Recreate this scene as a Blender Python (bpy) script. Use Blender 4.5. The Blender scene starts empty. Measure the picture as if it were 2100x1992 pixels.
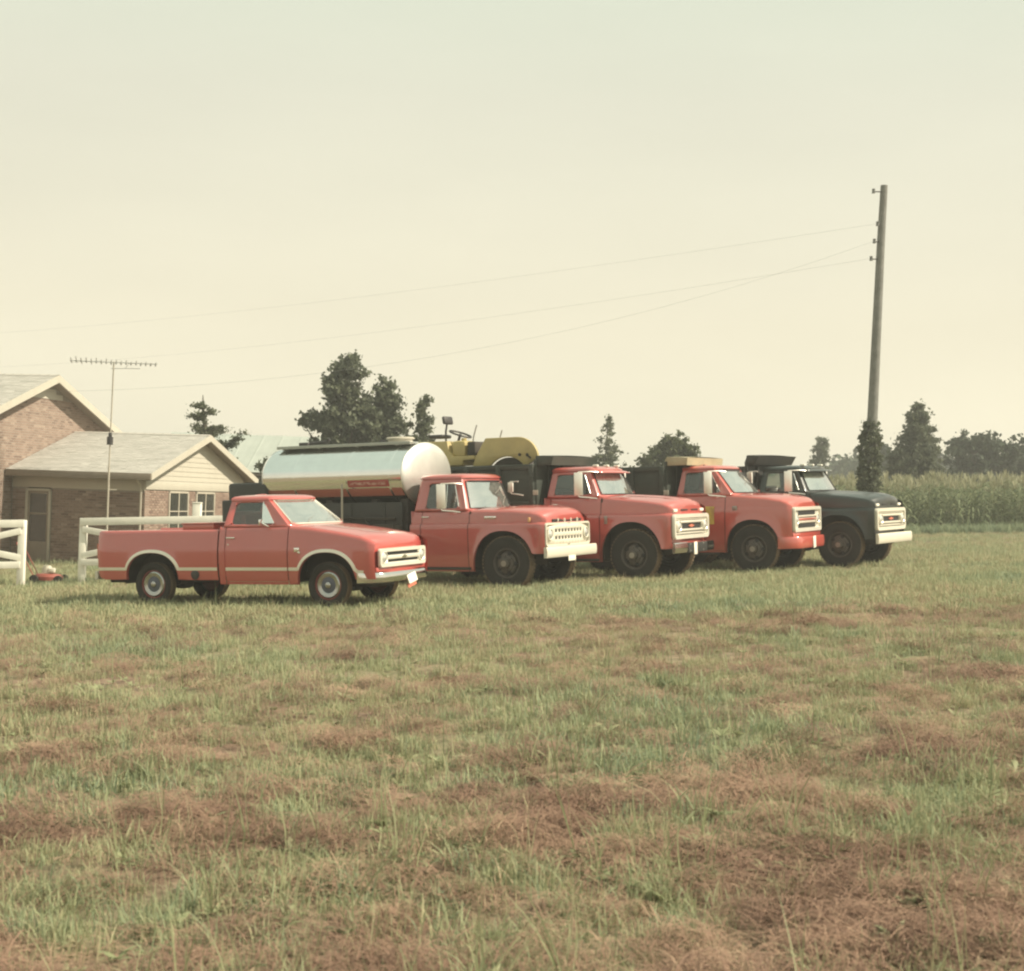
import bpy, bmesh, math, random
import numpy as np
from mathutils import Vector, Matrix
from mathutils import noise as mnoise

random.seed(7)
rng = np.random.default_rng(11)
scene = bpy.context.scene
COL = scene.collection
R_ = math.radians

# ------------------------------------------------------------------ camera
cam_d = bpy.data.cameras.new('camera')
cam = bpy.data.objects.new('camera', cam_d)
COL.objects.link(cam)
ROLL = R_(2.0)
cs, sn = math.cos(ROLL), math.sin(ROLL)
cam.matrix_world = Matrix(((cs, -sn, 0, 0), (0, 0, -1, 0), (sn, cs, 0, 1.70), (0, 0, 0, 1)))
cam_d.sensor_width = 36.0
cam_d.sensor_fit = 'HORIZONTAL'
cam_d.lens = 36.0 * 3011 / 2100
cam_d.shift_x = 0.0238
cam_d.shift_y = 0.0124
cam_d.clip_start = 0.1
cam_d.clip_end = 6000
cam_d.dof.use_dof = True
cam_d.dof.focus_distance = 27.0
cam_d.dof.aperture_fstop = 5.0
scene.camera = cam

# ------------------------------------------------------------------ world and sun
SUN_AZ, SUN_EL = R_(-11.0), R_(44.0)          # azimuth from +X towards +Y
w = bpy.data.worlds.new('World')
scene.world = w
w.use_nodes = True
nt = w.node_tree
for n in list(nt.nodes):
    nt.nodes.remove(n)
N = nt.nodes.new
L = nt.links.new
out = N('ShaderNodeOutputWorld'); bg = N('ShaderNodeBackground')
sky = N('ShaderNodeTexSky'); sky.sky_type = 'NISHITA'; sky.sun_disc = False
sky.sun_elevation = SUN_EL; sky.sun_rotation = R_(90) - SUN_AZ
sky.air_density = 1.0; sky.dust_density = 4.0; sky.ozone_density = 0.6; sky.altitude = 150
tc = N('ShaderNodeTexCoord'); sx = N('ShaderNodeSeparateXYZ')
L(tc.outputs['Generated'], sx.inputs[0])
ramp = N('ShaderNodeValToRGB')
ramp.color_ramp.elements[0].position = 0.0
ramp.color_ramp.elements[0].color = (0.735, 0.672, 0.500, 1)
ramp.color_ramp.elements[1].position = 0.42
ramp.color_ramp.elements[1].color = (0.480, 0.546, 0.432, 1)
e = ramp.color_ramp.elements.new(0.12); e.color = (0.632, 0.580, 0.430, 1)
e = ramp.color_ramp.elements.new(0.26); e.color = (0.556, 0.541, 0.422, 1)
L(sx.outputs[2], ramp.inputs[0])
sc_ = N('ShaderNodeVectorMath'); sc_.operation = 'SCALE'; sc_.inputs['Scale'].default_value = 10.0
L(ramp.outputs[0], sc_.inputs[0])
cn = N('ShaderNodeTexNoise'); cn.inputs['Scale'].default_value = 2.2; cn.inputs['Detail'].default_value = 4
mp = N('ShaderNodeMapping'); mp.inputs['Scale'].default_value = (1, 1, 4)
L(tc.outputs['Generated'], mp.inputs[0]); L(mp.outputs[0], cn.inputs['Vector'])
cr = N('ShaderNodeMapRange'); cr.inputs[1].default_value = 0.3; cr.inputs[2].default_value = 0.7
cr.inputs[3].default_value = 0.955; cr.inputs[4].default_value = 1.045
L(cn.outputs[0], cr.inputs[0])
sc2 = N('ShaderNodeVectorMath'); sc2.operation = 'SCALE'
L(sc_.outputs[0], sc2.inputs[0]); L(cr.outputs[0], sc2.inputs['Scale'])
mx = N('ShaderNodeMix'); mx.data_type = 'RGBA'; mx.inputs[0].default_value = 0.90
L(sky.outputs[0], mx.inputs[6]); L(sc2.outputs[0], mx.inputs[7])
L(mx.outputs[2], bg.inputs['Color'])
bg.inputs['Strength'].default_value = 0.1
L(bg.outputs[0], out.inputs['Surface'])

sun_d = bpy.data.lights.new('sun', 'SUN')
sun_d.energy = 4.6; sun_d.angle = R_(1.2); sun_d.color = (1.0, 0.90, 0.72)
sun = bpy.data.objects.new('sun', sun_d); COL.objects.link(sun)
sdir = Vector((math.cos(SUN_EL) * math.cos(SUN_AZ), math.cos(SUN_EL) * math.sin(SUN_AZ), math.sin(SUN_EL)))
sun.rotation_euler = (-sdir).to_track_quat('-Z', 'Y').to_euler()

vs = scene.view_settings
vs.view_transform = 'Standard'; vs.look = 'None'; vs.exposure = 0.62; vs.gamma = 1.0
vs.use_curve_mapping = False
cy = scene.cycles
cy.filter_width = 2.2
cy.max_bounces = 8; cy.transparent_max_bounces = 12; cy.volume_bounces = 0
cy.diffuse_bounces = 3; cy.glossy_bounces = 4
cy.use_denoising = True
cy.sample_clamp_indirect = 6.0

# ------------------------------------------------------------------ helpers
SLOPE = 0.056


def gz(x, y=0.0):
    """height of the field: a gentle rise towards +X, with small undulations"""
    return SLOPE * 45.0 * math.tanh(x / 45.0)


def bump_z(x, y):
    n = mnoise.noise((x * 0.6, y * 0.6, 3.0)) * 0.045 + mnoise.noise((x * 2.1, y * 2.1, 9.0)) * 0.038
    return n * (1 if y < 20 else max(.4, 1 - (y - 20) * .15))


class MB:
    def __init__(self):
        self.bm = bmesh.new()
        self.mi = 0

    def face(self, vs):
        try:
            f = self.bm.faces.new(vs)
            f.material_index = self.mi
            return f
        except ValueError:
            return None

    def poly(self, pts):
        return self.face([self.bm.verts.new(p) for p in pts])

    def grid(self, P, cu=False, cv=False, skip=None):
        V = [[self.bm.verts.new(p) for p in row] for row in P]
        nu, nv = len(V), len(V[0])
        for i in range(nu if cu else nu - 1):
            for j in range(nv if cv else nv - 1):
                if skip and skip(i, j):
                    continue
                q = [V[i][j], V[(i + 1) % nu][j], V[(i + 1) % nu][(j + 1) % nv], V[i][(j + 1) % nv]]
                u = []
                for a in q:
                    if all((a.co - b.co).length > 1e-5 for b in u):
                        u.append(a)
                if len(u) >= 3:
                    self.face(u)
        return V

    def box(self, c, s, b=0.0, M=None):
        hx, hy, hz = s[0] / 2, s[1] / 2, s[2] / 2
        c = Vector(c)
        b = min(b, hx * .9, hy * .9, hz * .9)
        if b <= 0:
            co = [Vector((i * hx, j * hy, k * hz)) for i in (-1, 1) for j in (-1, 1) for k in (-1, 1)]
            v = [self.bm.verts.new((M @ p if M else p) + c) for p in co]
            for f in ((0, 1, 3, 2), (4, 6, 7, 5), (0, 4, 5, 1), (2, 3, 7, 6), (0, 2, 6, 4), (1, 5, 7, 3)):
                self.face([v[i] for i in f])
            return
        t = bmesh.new()
        bmesh.ops.create_cube(t, size=1.0)
        for vv in t.verts:
            vv.co = Vector((vv.co.x * 2 * hx, vv.co.y * 2 * hy, vv.co.z * 2 * hz))
        bmesh.ops.bevel(t, geom=list(t.edges), offset=b, segments=2, profile=0.5, affect='EDGES')
        self.merge(t, c, M)

    def merge(self, t, c=(0, 0, 0), M=None):
        c = Vector(c)
        mp = {}
        for vv in t.verts:
            mp[vv] = self.bm.verts.new((M @ vv.co if M else vv.co) + c)
        for f in t.faces:
            self.face([mp[x] for x in f.verts])
        t.free()

    def tube(self, pts, r, n=8, cap=True, closed=False):
        pts = [Vector(p) for p in pts]
        rs = r if isinstance(r, (list, tuple)) else [r] * len(pts)
        rows = []
        up = Vector((0, 0, 1))
        prev = None
        m = len(pts)
        for i, p in enumerate(pts):
            if closed:
                d = pts[(i + 1) % m] - pts[i - 1]
            else:
                d = pts[min(i + 1, m - 1)] - pts[max(i - 1, 0)]
            d.normalize()
            if prev is None:
                a = d.cross(up)
                if a.length < 0.1:
                    a = d.cross(Vector((1, 0, 0)))
            else:
                a = prev - d * prev.dot(d)
            a.normalize()
            prev = a
            b = d.cross(a)
            rows.append([p + (a * math.cos(2 * math.pi * k / n) + b * math.sin(2 * math.pi * k / n)) * rs[i] for k in range(n)])
        V = self.grid(rows, cu=closed, cv=True)
        if cap and not closed:
            self.face(V[0][::-1]); self.face(V[-1])

    def lathe(self, prof, n=32, c=(0, 0, 0), cap=False):
        """prof: (radius, y) pairs, turned about the Y axis"""
        rows = []
        for k in range(n):
            a = 2 * math.pi * k / n
            rows.append([Vector((c[0] + r * math.cos(a), c[1] + y, c[2] + r * math.sin(a))) for r, y in prof])
        self.grid(rows, cu=True)

    def prism(self, poly, y0, y1, b=0.0):
        """poly: (x, z) outline, pushed from y0 to y1"""
        t = bmesh.new()
        va = [t.verts.new((x, y0, z)) for x, z in poly]
        vb = [t.verts.new((x, y1, z)) for x, z in poly]
        t.faces.new(va); t.faces.new(vb[::-1])
        m = len(poly)
        for i in range(m):
            t.faces.new((va[i], vb[i], vb[(i + 1) % m], va[(i + 1) % m]))
        bmesh.ops.recalc_face_normals(t, faces=t.faces)
        if b > 0:
            bmesh.ops.bevel(t, geom=[e for e in t.edges if e.calc_face_angle(0) > 0.6], offset=b, segments=2, profile=0.5, affect='EDGES')
        self.merge(t)

    def disc(self, c, r, nrm='x', n=24, h=0.0, d=0.01):
        """short closed cylinder along x, y or z"""
        rows = []
        for off, rr in ((0, 0.0001), (0, r), (d, r), (d + h, r * 0.55), (d + h * 1.15, 0.0001)):
            row = []
            for k in range(n):
                a = 2 * math.pi * k / n
                u, v = rr * math.cos(a), rr * math.sin(a)
                if nrm == 'x': row.append(Vector((c[0] + off, c[1] + u, c[2] + v)))
                elif nrm == 'y': row.append(Vector((c[0] + u, c[1] + off, c[2] + v)))
                else: row.append(Vector((c[0] + u, c[1] + v, c[2] + off)))
            rows.append(row)
        self.grid(rows, cv=True)


def obj(name, mb, mats, parent=None, loc=None, ang=38, smooth=True, rot=None, fix=True):
    me = bpy.data.meshes.new(name)
    if fix:
        bmesh.ops.recalc_face_normals(mb.bm, faces=mb.bm.faces)
    mb.bm.to_mesh(me); mb.bm.free()
    for m in (mats if isinstance(mats, (list, tuple)) else [mats]):
        me.materials.append(m)
    if smooth:
        me.shade_smooth()
        me.set_sharp_from_angle(angle=R_(ang))
    o = bpy.data.objects.new(name, me)
    COL.objects.link(o)
    if parent: o.parent = parent
    if loc: o.location = loc
    if rot: o.rotation_euler = rot
    return o


def tag(o, label, cat, group=None):
    o['label'] = label; o['category'] = cat
    if group: o['group'] = group
    return o


def empty(name, loc=(0, 0, 0), label=None, cat=None, group=None, M=None):
    o = bpy.data.objects.new(name, None)
    o.empty_display_size = 0.3
    COL.objects.link(o)
    if M is not None: o.matrix_world = M
    else: o.location = loc
    if label: tag(o, label, cat, group)
    return o


def part(name, mb, mats, parent, label=None, **k):
    o = obj(name, mb, mats, parent, **k)
    if label: o['label'] = label
    return o


# ------------------------------------------------------------------ materials
def newmat(name):
    m = bpy.data.materials.new(name); m.use_nodes = True
    t = m.node_tree
    return m, t, t.nodes['Principled BSDF']


def mat(name, col, rough=0.5, metal=0.0, var=0.15, scale=3.0, bump=0.0, bscale=40.0, coat=0.0, spec=0.5, dust=None, coord='Object'):
    m, t, p = newmat(name)
    n = t.nodes.new; l = t.links.new
    tcn = n('ShaderNodeTexCoord')
    ns = n('ShaderNodeTexNoise'); ns.inputs['Scale'].default_value = scale; ns.inputs['Detail'].default_value = 6
    ns.inputs['Roughness'].default_value = 0.65
    l(tcn.outputs[coord], ns.inputs['Vector'])
    mr = n('ShaderNodeMapRange'); mr.inputs[1].default_value = 0.25; mr.inputs[2].default_value = 0.75
    mr.inputs[3].default_value = 1 - var; mr.inputs[4].default_value = 1 + var
    l(ns.outputs[0], mr.inputs[0])
    sc = n('ShaderNodeVectorMath'); sc.operation = 'SCALE'; sc.inputs[0].default_value = col[:3]
    l(mr.outputs[0], sc.inputs['Scale'])
    cout = sc.outputs[0]
    if dust:
        n2 = n('ShaderNodeTexNoise'); n2.inputs['Scale'].default_value = 1.7; n2.inputs['Detail'].default_value = 8
        l(tcn.outputs[coord], n2.inputs['Vector'])
        r2 = n('ShaderNodeMapRange'); r2.inputs[1].default_value = 0.42; r2.inputs[2].default_value = 0.8
        r2.inputs[3].default_value = dust[1] * 0.35; r2.inputs[4].default_value = dust[1]
        l(n2.outputs[0], r2.inputs[0])
        mm = n('ShaderNodeMix'); mm.data_type = 'RGBA'
        l(r2.outputs[0], mm.inputs[0]); l(cout, mm.inputs[6]); mm.inputs[7].default_value = (*dust[0], 1)
        cout = mm.outputs[2]
    l(cout, p.inputs['Base Color'])
    rr = n('ShaderNodeMapRange'); rr.inputs[3].default_value = max(0.02, rough * 0.8); rr.inputs[4].default_value = min(1, rough * 1.25)
    l(ns.outputs[0], rr.inputs[0]); l(rr.outputs[0], p.inputs['Roughness'])
    p.inputs['Metallic'].default_value = metal
    p.inputs['Coat Weight'].default_value = coat
    p.inputs['Coat Roughness'].default_value = 0.09
    p.inputs['Coat IOR'].default_value = 1.75 if coat >= 1 else 1.5
    p.inputs['Specular IOR Level'].default_value = spec
    if bump > 0:
        nb = n('ShaderNodeTexNoise'); nb.inputs['Scale'].default_value = bscale; nb.inputs['Detail'].default_value = 5
        l(tcn.outputs[coord], nb.inputs['Vector'])
        bp = n('ShaderNodeBump'); bp.inputs['Strength'].default_value = bump; bp.inputs['Distance'].default_value = 0.02
        l(nb.outputs[0], bp.inputs['Height']); l(bp.outputs[0], p.inputs['Normal'])
    return m


DUST = (0.42, 0.33, 0.24)
M = {}
M['red_pickup'] = mat('red_enamel', (0.45, 0.062, 0.052), 0.42, var=0.05, coat=1.0, spec=0.6, dust=(DUST, 0.05), bump=0.015, bscale=3)
M['red_truck'] = mat('red_truck_enamel', (0.42, 0.060, 0.050), 0.42, var=0.07, coat=1.0, spec=0.6, dust=(DUST, 0.08), bump=0.02, bscale=3)
M['red_orange'] = mat('red_orange_enamel', (0.46, 0.066, 0.046), 0.42, var=0.06, coat=1.0, spec=0.6, dust=(DUST, 0.06), bump=0.02, bscale=3)
M['black_paint'] = mat('black_enamel', (0.006, 0.010, 0.009), 0.40, var=0.2, coat=0.5, spec=0.5, dust=((0.2, 0.19, 0.16), 0.06), bump=0.015, bscale=3)
M['dump_green'] = mat('dark_green_steel', (0.022, 0.034, 0.028), 0.6, var=0.3, dust=((0.14, 0.11, 0.08), 0.22), bump=0.1, bscale=9)
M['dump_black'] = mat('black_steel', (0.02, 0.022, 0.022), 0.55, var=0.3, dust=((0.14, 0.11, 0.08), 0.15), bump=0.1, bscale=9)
M['dump_tan'] = mat('dusty_tan_steel', (0.36, 0.31, 0.19), 0.6, var=0.25, dust=(DUST, 0.3), bump=0.1, bscale=9)
M['yellow'] = mat('yellow_machine_paint', (0.40, 0.31, 0.115), 0.5, var=0.15, dust=(DUST, 0.12), coat=0.2)
M['white_paint'] = mat('white_paint', (0.62, 0.58, 0.48), 0.4, var=0.06, dust=(DUST, 0.06))
M['cream_metal'] = mat('bright_pressed_metal', (0.80, 0.76, 0.66), 0.3, metal=0.35, var=0.06, dust=(DUST, 0.05))
M['chrome'] = mat('chrome', (0.78, 0.77, 0.74), 0.12, metal=1.0, var=0.06, bump=0.01, bscale=6)
M['aluminium'] = mat('polished_aluminium', (0.80, 0.81, 0.80), 0.11, metal=1.0, var=0.05, bump=0.012, bscale=2.2)
M['reflection_red'] = mat('painted_red_reflection', (0.42, 0.14, 0.105), 0.45, var=0.15, scale=1.2)  # reflected red on the tank's lower flank, put into the colour
M['alu_head'] = mat('brushed_aluminium', (0.62, 0.61, 0.57), 0.48, metal=0.8, var=0.05)
M['rubber'] = mat('tyre_rubber', (0.022, 0.021, 0.020), 0.85, var=0.25, dust=((0.20, 0.15, 0.10), 0.10), spec=0.3)
M['tread'] = mat('dusty_tread', (0.06, 0.05, 0.04), 0.9, var=0.25, dust=((0.40, 0.29, 0.18), 0.65), spec=0.2)
M['chassis'] = mat('chassis_black', (0.018, 0.017, 0.016), 0.75, var=0.3, dust=((0.14, 0.10, 0.07), 0.3), bump=0.15, bscale=20)
M['rim_dark'] = mat('dark_rim', (0.07, 0.062, 0.06), 0.5, var=0.3, dust=((0.2, 0.15, 0.1), 0.3))
M['rim_red'] = mat('red_rim', (0.20, 0.04, 0.035), 0.5, var=0.2)
M['bolt'] = mat('dull_steel', (0.35, 0.33, 0.30), 0.45, metal=0.8, var=0.2)
M['dark_slot'] = mat('dark_recess', (0.012, 0.011, 0.012), 0.7, var=0.2)
M['vinyl'] = mat('dark_vinyl', (0.05, 0.035, 0.03), 0.6, var=0.2)
M['vinyl_red'] = mat('red_vinyl', (0.30, 0.045, 0.035), 0.5, var=0.15)
M['amber'] = mat('amber_lens', (0.75, 0.42, 0.20), 0.2, var=0.05)
M['mirror_steel'] = mat('mirror_back_steel', (0.86, 0.83, 0.76), 0.42, metal=0.8, var=0.05)
M['lens'] = mat('sealed_beam_glass', (0.72, 0.72, 0.68), 0.12, metal=0.6, var=0.05)
M['wood'] = mat('weathered_pole_wood', (0.165, 0.165, 0.15), 0.9, var=0.3, scale=5, bump=0.4, bscale=30)
M['bark'] = mat('bark', (0.09, 0.075, 0.055), 0.9, var=0.3, scale=4, bump=0.5, bscale=15)
M['fence_white'] = mat('whitewashed_board', (0.78, 0.75, 0.66), 0.6, var=0.08, scale=6, bump=0.1, bscale=30)
M['cream_board'] = mat('cream_painted_board', (0.455, 0.425, 0.355), 0.6, var=0.05, bump=0.08, bscale=25)
M['trim_board'] = mat('pale_trim_board', (0.42, 0.38, 0.31), 0.6, var=0.06)
M['mortar'] = mat('mortar', (0.27, 0.235, 0.195), 0.95, var=0.15, scale=12)
M['galv'] = mat('galvanised_sheet', (0.36, 0.38, 0.34), 0.55, metal=0.1, var=0.08, scale=1.2)
M['barn_wall'] = mat('weathered_barn_board', (0.14, 0.12, 0.095), 0.85, var=0.3, scale=4)
M['antenna_metal'] = mat('antenna_aluminium', (0.40, 0.40, 0.38), 0.45, metal=0.6, var=0.1)
M['dark_metal'] = mat('dark_metal', (0.06, 0.055, 0.055), 0.5, metal=0.5, var=0.2)
M['wire'] = mat('weathered_wire', (0.22, 0.23, 0.22), 0.7, var=0.1)
M['porcelain'] = mat('insulator_glaze', (0.10, 0.10, 0.09), 0.25, var=0.1)
M['mower_red'] = mat('mower_red', (0.27, 0.07, 0.05), 0.6, var=0.1)
M['plate_white'] = mat('plate_white', (0.80, 0.76, 0.66), 0.4, var=0.05)
M['plate_red'] = mat('plate_red', (0.55, 0.16, 0.10), 0.45, var=0.1)
M['curtain'] = mat('pale_curtain', (.42, .46, .46), .9, var=.15, scale=9)
M['grey_door'] = mat('grey_brown_door', (0.22, 0.18, 0.14), 0.6, var=0.15)


def make_glass(name, refl, tint, film):
    m, t, p = newmat(name)
    t.nodes.remove(p)
    n = t.nodes.new; l = t.links.new
    o = [x for x in t.nodes if x.type == 'OUTPUT_MATERIAL'][0]
    tr = n('ShaderNodeBsdfTransparent'); tr.inputs[0].default_value = (*tint, 1)
    gl = n('ShaderNodeBsdfGlossy'); gl.inputs['Roughness'].default_value = 0.04
    gl.inputs[0].default_value = (0.95, 0.97, 0.97, 1)
    lw = n('ShaderNodeFresnel'); lw.inputs['IOR'].default_value = 1.5
    mr = n('ShaderNodeMapRange'); mr.inputs[3].default_value = refl; mr.inputs[4].default_value = 1.0
    l(lw.outputs[0], mr.inputs[0])
    m1 = n('ShaderNodeMixShader'); l(mr.outputs[0], m1.inputs[0]); l(tr.outputs[0], m1.inputs[1]); l(gl.outputs[0], m1.inputs[2])
    df = n('ShaderNodeBsdfDiffuse'); df.inputs[0].default_value = (0.62, 0.62, 0.56, 1)
    ns = n('ShaderNodeTexNoise'); ns.inputs['Scale'].default_value = 6; ns.inputs['Detail'].default_value = 6
    r2 = n('ShaderNodeMapRange'); r2.inputs[1].default_value = 0.3; r2.inputs[2].default_value = 0.8
    r2.inputs[3].default_value = film * 0.5; r2.inputs[4].default_value = film * 1.6
    l(ns.outputs[0], r2.inputs[0])
    m2 = n('ShaderNodeMixShader'); l(r2.outputs[0], m2.inputs[0]); l(m1.outputs[0], m2.inputs[1]); l(df.outputs[0], m2.inputs[2])
    l(m2.outputs[0], o.inputs['Surface'])
    return m


M['windscreen'] = make_glass('dusty_windscreen', 0.60, (0.82, 0.88, 0.84), 0.12)
M['window'] = make_glass('side_glass', 0.05, (0.70, 0.76, 0.74), 0.045)
M['vent_glass'] = make_glass('vent_glass', 0.72, (0.8, 0.85, 0.8), 0.2)
M['house_glass'] = make_glass('house_pane', 0.05, (0.35, 0.36, 0.36), 0.05)


def tint_mat(name, base, rough, var, attr='tint', extra=None):
    """material whose pieces each carry a random value in the attribute"""
    m, t, p = newmat(name)
    n = t.nodes.new; l = t.links.new
    a = n('ShaderNodeAttribute'); a.attribute_name = attr
    r = n('ShaderNodeValToRGB')
    els = r.color_ramp.elements
    els[0].color = (*base[0], 1); els[1].color = (*base[-1], 1)
    for i, c in enumerate(base[1:-1]):
        q = els.new((i + 1) / (len(base) - 1)); q.color = (*c, 1)
    l(a.outputs['Fac'], r.inputs[0])
    l(r.outputs[0], p.inputs['Base Color'])
    p.inputs['Roughness'].default_value = rough
    p.inputs['Specular IOR Level'].default_value = 0.25
    return m


M['brick'] = tint_mat('fired_brick', [(0.175, 0.118, 0.096), (0.235, 0.163, 0.13), (0.28, 0.20, 0.16), (0.335, 0.25, 0.20)], 0.9, 0.2)
M['shingle'] = tint_mat('asphalt_shingle', [(0.35, 0.335, 0.30), (0.40, 0.38, 0.345), (0.435, 0.41, 0.375), (0.475, 0.45, 0.41)], 0.95, 0.2)


def leaf_mat(name, cols, trans=0.25, instancer=False, rough=0.6):
    m, t, p = newmat(name)
    n = t.nodes.new; l = t.links.new
    a = n('ShaderNodeAttribute'); a.attribute_name = 'tint'
    if instancer: a.attribute_type = 'INSTANCER'
    src = a.outputs['Fac']
    if instancer:
        g = n('ShaderNodeAttribute'); g.attribute_name = 'blade'
        ad = n('ShaderNodeMath'); ad.operation = 'MULTIPLY_ADD'; ad.inputs[1].default_value = 0.45
        sb = n('ShaderNodeMath'); sb.operation = 'SUBTRACT'; sb.inputs[1].default_value = 0.225
        l(g.outputs['Fac'], ad.inputs[0]); l(a.outputs['Fac'], ad.inputs[2]); l(ad.outputs[0], sb.inputs[0])
        src = sb.outputs[0]
    r = n('ShaderNodeValToRGB')
    els = r.color_ramp.elements
    els[0].color = (*cols[0], 1); els[1].color = (*cols[-1], 1)
    for i, c in enumerate(cols[1:-1]):
        q = els.new((i + 1) / (len(cols) - 1)); q.color = (*c, 1)
    l(src, r.inputs[0]); l(r.outputs[0], p.inputs['Base Color'])
    p.inputs['Roughness'].default_value = rough
    p.inputs['Specular IOR Level'].default_value = 0.25
    tl = n('ShaderNodeBsdfTranslucent'); l(r.outputs[0], tl.inputs[0])
    mxs = n('ShaderNodeMixShader'); mxs.inputs[0].default_value = trans
    o = [x for x in t.nodes if x.type == 'OUTPUT_MATERIAL'][0]
    l(p.outputs[0], mxs.inputs[1]); l(tl.outputs[0], mxs.inputs[2]); l(mxs.outputs[0], o.inputs['Surface'])
    return m


# ------------------------------------------------------------------ the ground
def build_ground():
    xs = sorted(set([round(v, 3) for v in np.concatenate([np.linspace(-9, 9, 145), np.linspace(-60, 60, 61),
                                                         np.linspace(-1500, 1500, 41)])]))
    ys = sorted(set([round(v, 3) for v in np.concatenate([np.linspace(3, 21, 145), np.linspace(-4, 36, 61), np.linspace(36, 90, 28),
                                                         np.linspace(-300, 2000, 47)])]))
    mb = MB()
    P = [[Vector((x, y, gz(x, y) + (bump_z(x, y) if abs(x) < 60 and -5 < y < 95 else 0))) for y in ys] for x in xs]
    mb.grid(P)
    m, t, p = newmat('mown_field_soil')
    n = t.nodes.new; l = t.links.new
    tcn = n('ShaderNodeTexCoord')
    a = n('ShaderNodeTexNoise'); a.inputs['Scale'].default_value = 0.8; a.inputs['Detail'].default_value = 8
    b = n('ShaderNodeTexNoise'); b.inputs['Scale'].default_value = 14; b.inputs['Detail'].default_value = 6
    l(tcn.outputs['Object'], a.inputs['Vector']); l(tcn.outputs['Object'], b.inputs['Vector'])
    r1 = n('ShaderNodeValToRGB')
    r1.color_ramp.elements[0].position = 0.35; r1.color_ramp.elements[0].color = (0.20, 0.18, 0.11, 1)
    r1.color_ramp.elements[1].position = 0.65; r1.color_ramp.elements[1].color = (0.215, 0.15, 0.11, 1)
    l(a.outputs[0], r1.inputs[0])
    mr = n('ShaderNodeMapRange'); mr.inputs[1].default_value = 0.3; mr.inputs[2].default_value = 0.7
    mr.inputs[3].default_value = 0.6; mr.inputs[4].default_value = 1.3
    l(b.outputs[0], mr.inputs[0])
    s = n('ShaderNodeVectorMath'); s.operation = 'SCALE'; l(r1.outputs[0], s.inputs[0]); l(mr.outputs[0], s.inputs['Scale'])
    l(s.outputs[0], p.inputs['Base Color']); p.inputs['Roughness'].default_value = 0.95
    p.inputs['Specular IOR Level'].default_value = 0.1
    o = obj('ground', mb, m)
    o['kind'] = 'structure'
    return o


build_ground()

# ------------------------------------------------------------------ vehicles: shared builders
NRM = Vector((-SLOPE, 0, 1)).normalized()


def vehicle_matrix(O, ang):
    a = R_(ang)
    h = Vector((math.cos(a), -math.sin(a), 0)); h = (h - NRM * h.dot(NRM)).normalized()
    y = NRM.cross(h)
    m = Matrix((h, y, NRM)).transposed().to_4x4()
    m.translation = Vector(O)
    return m


def arch_z(x, cx, Rr, zc, H, n=2.3):
    t = abs(x - cx) / Rr
    return zc + H * (1 - t ** n) ** (1 / n) if t < 1 else None


def side_panel(mb, s, xs, zb, zt, yf, levels, lip=0.06):
    """one skin panel of a body side; columns xs, bottom zb(x), top zt(x), half width yf(x, z)"""
    P = []
    for x in xs:
        b, t = zb(x), zt(x)
        zz = [min(max(lv, b), t) for lv in levels]
        zz = [b] + zz + [min(t, b + q) for q in (.018, .04, .07, .105, .15)] + [t - 0.06, t - 0.03, t - 0.012, t]
        zz = sorted(max(b, q) for q in zz)
        row = [Vector((x, s * (yf(x, b) - lip), b + 0.004))]
        row += [Vector((x, s * yf(x, z), z)) for z in zz]
        P.append(row)
    mb.grid(P)


def cols(x0, x1, step=0.08, archs=()):
    xs = list(np.linspace(x0, x1, max(2, int(abs(x1 - x0) / step) + 1)))
    for cx, Rr in archs:
        for k in range(33):
            x = cx + Rr * 0.99999 * math.cos(math.pi * k / 32)
            if x0 < x < x1: xs.append(x)
        for e in (-Rr - 0.002, Rr + 0.002):
            if x0 < cx + e < x1: xs.append(cx + e)
    return sorted(xs)


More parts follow.
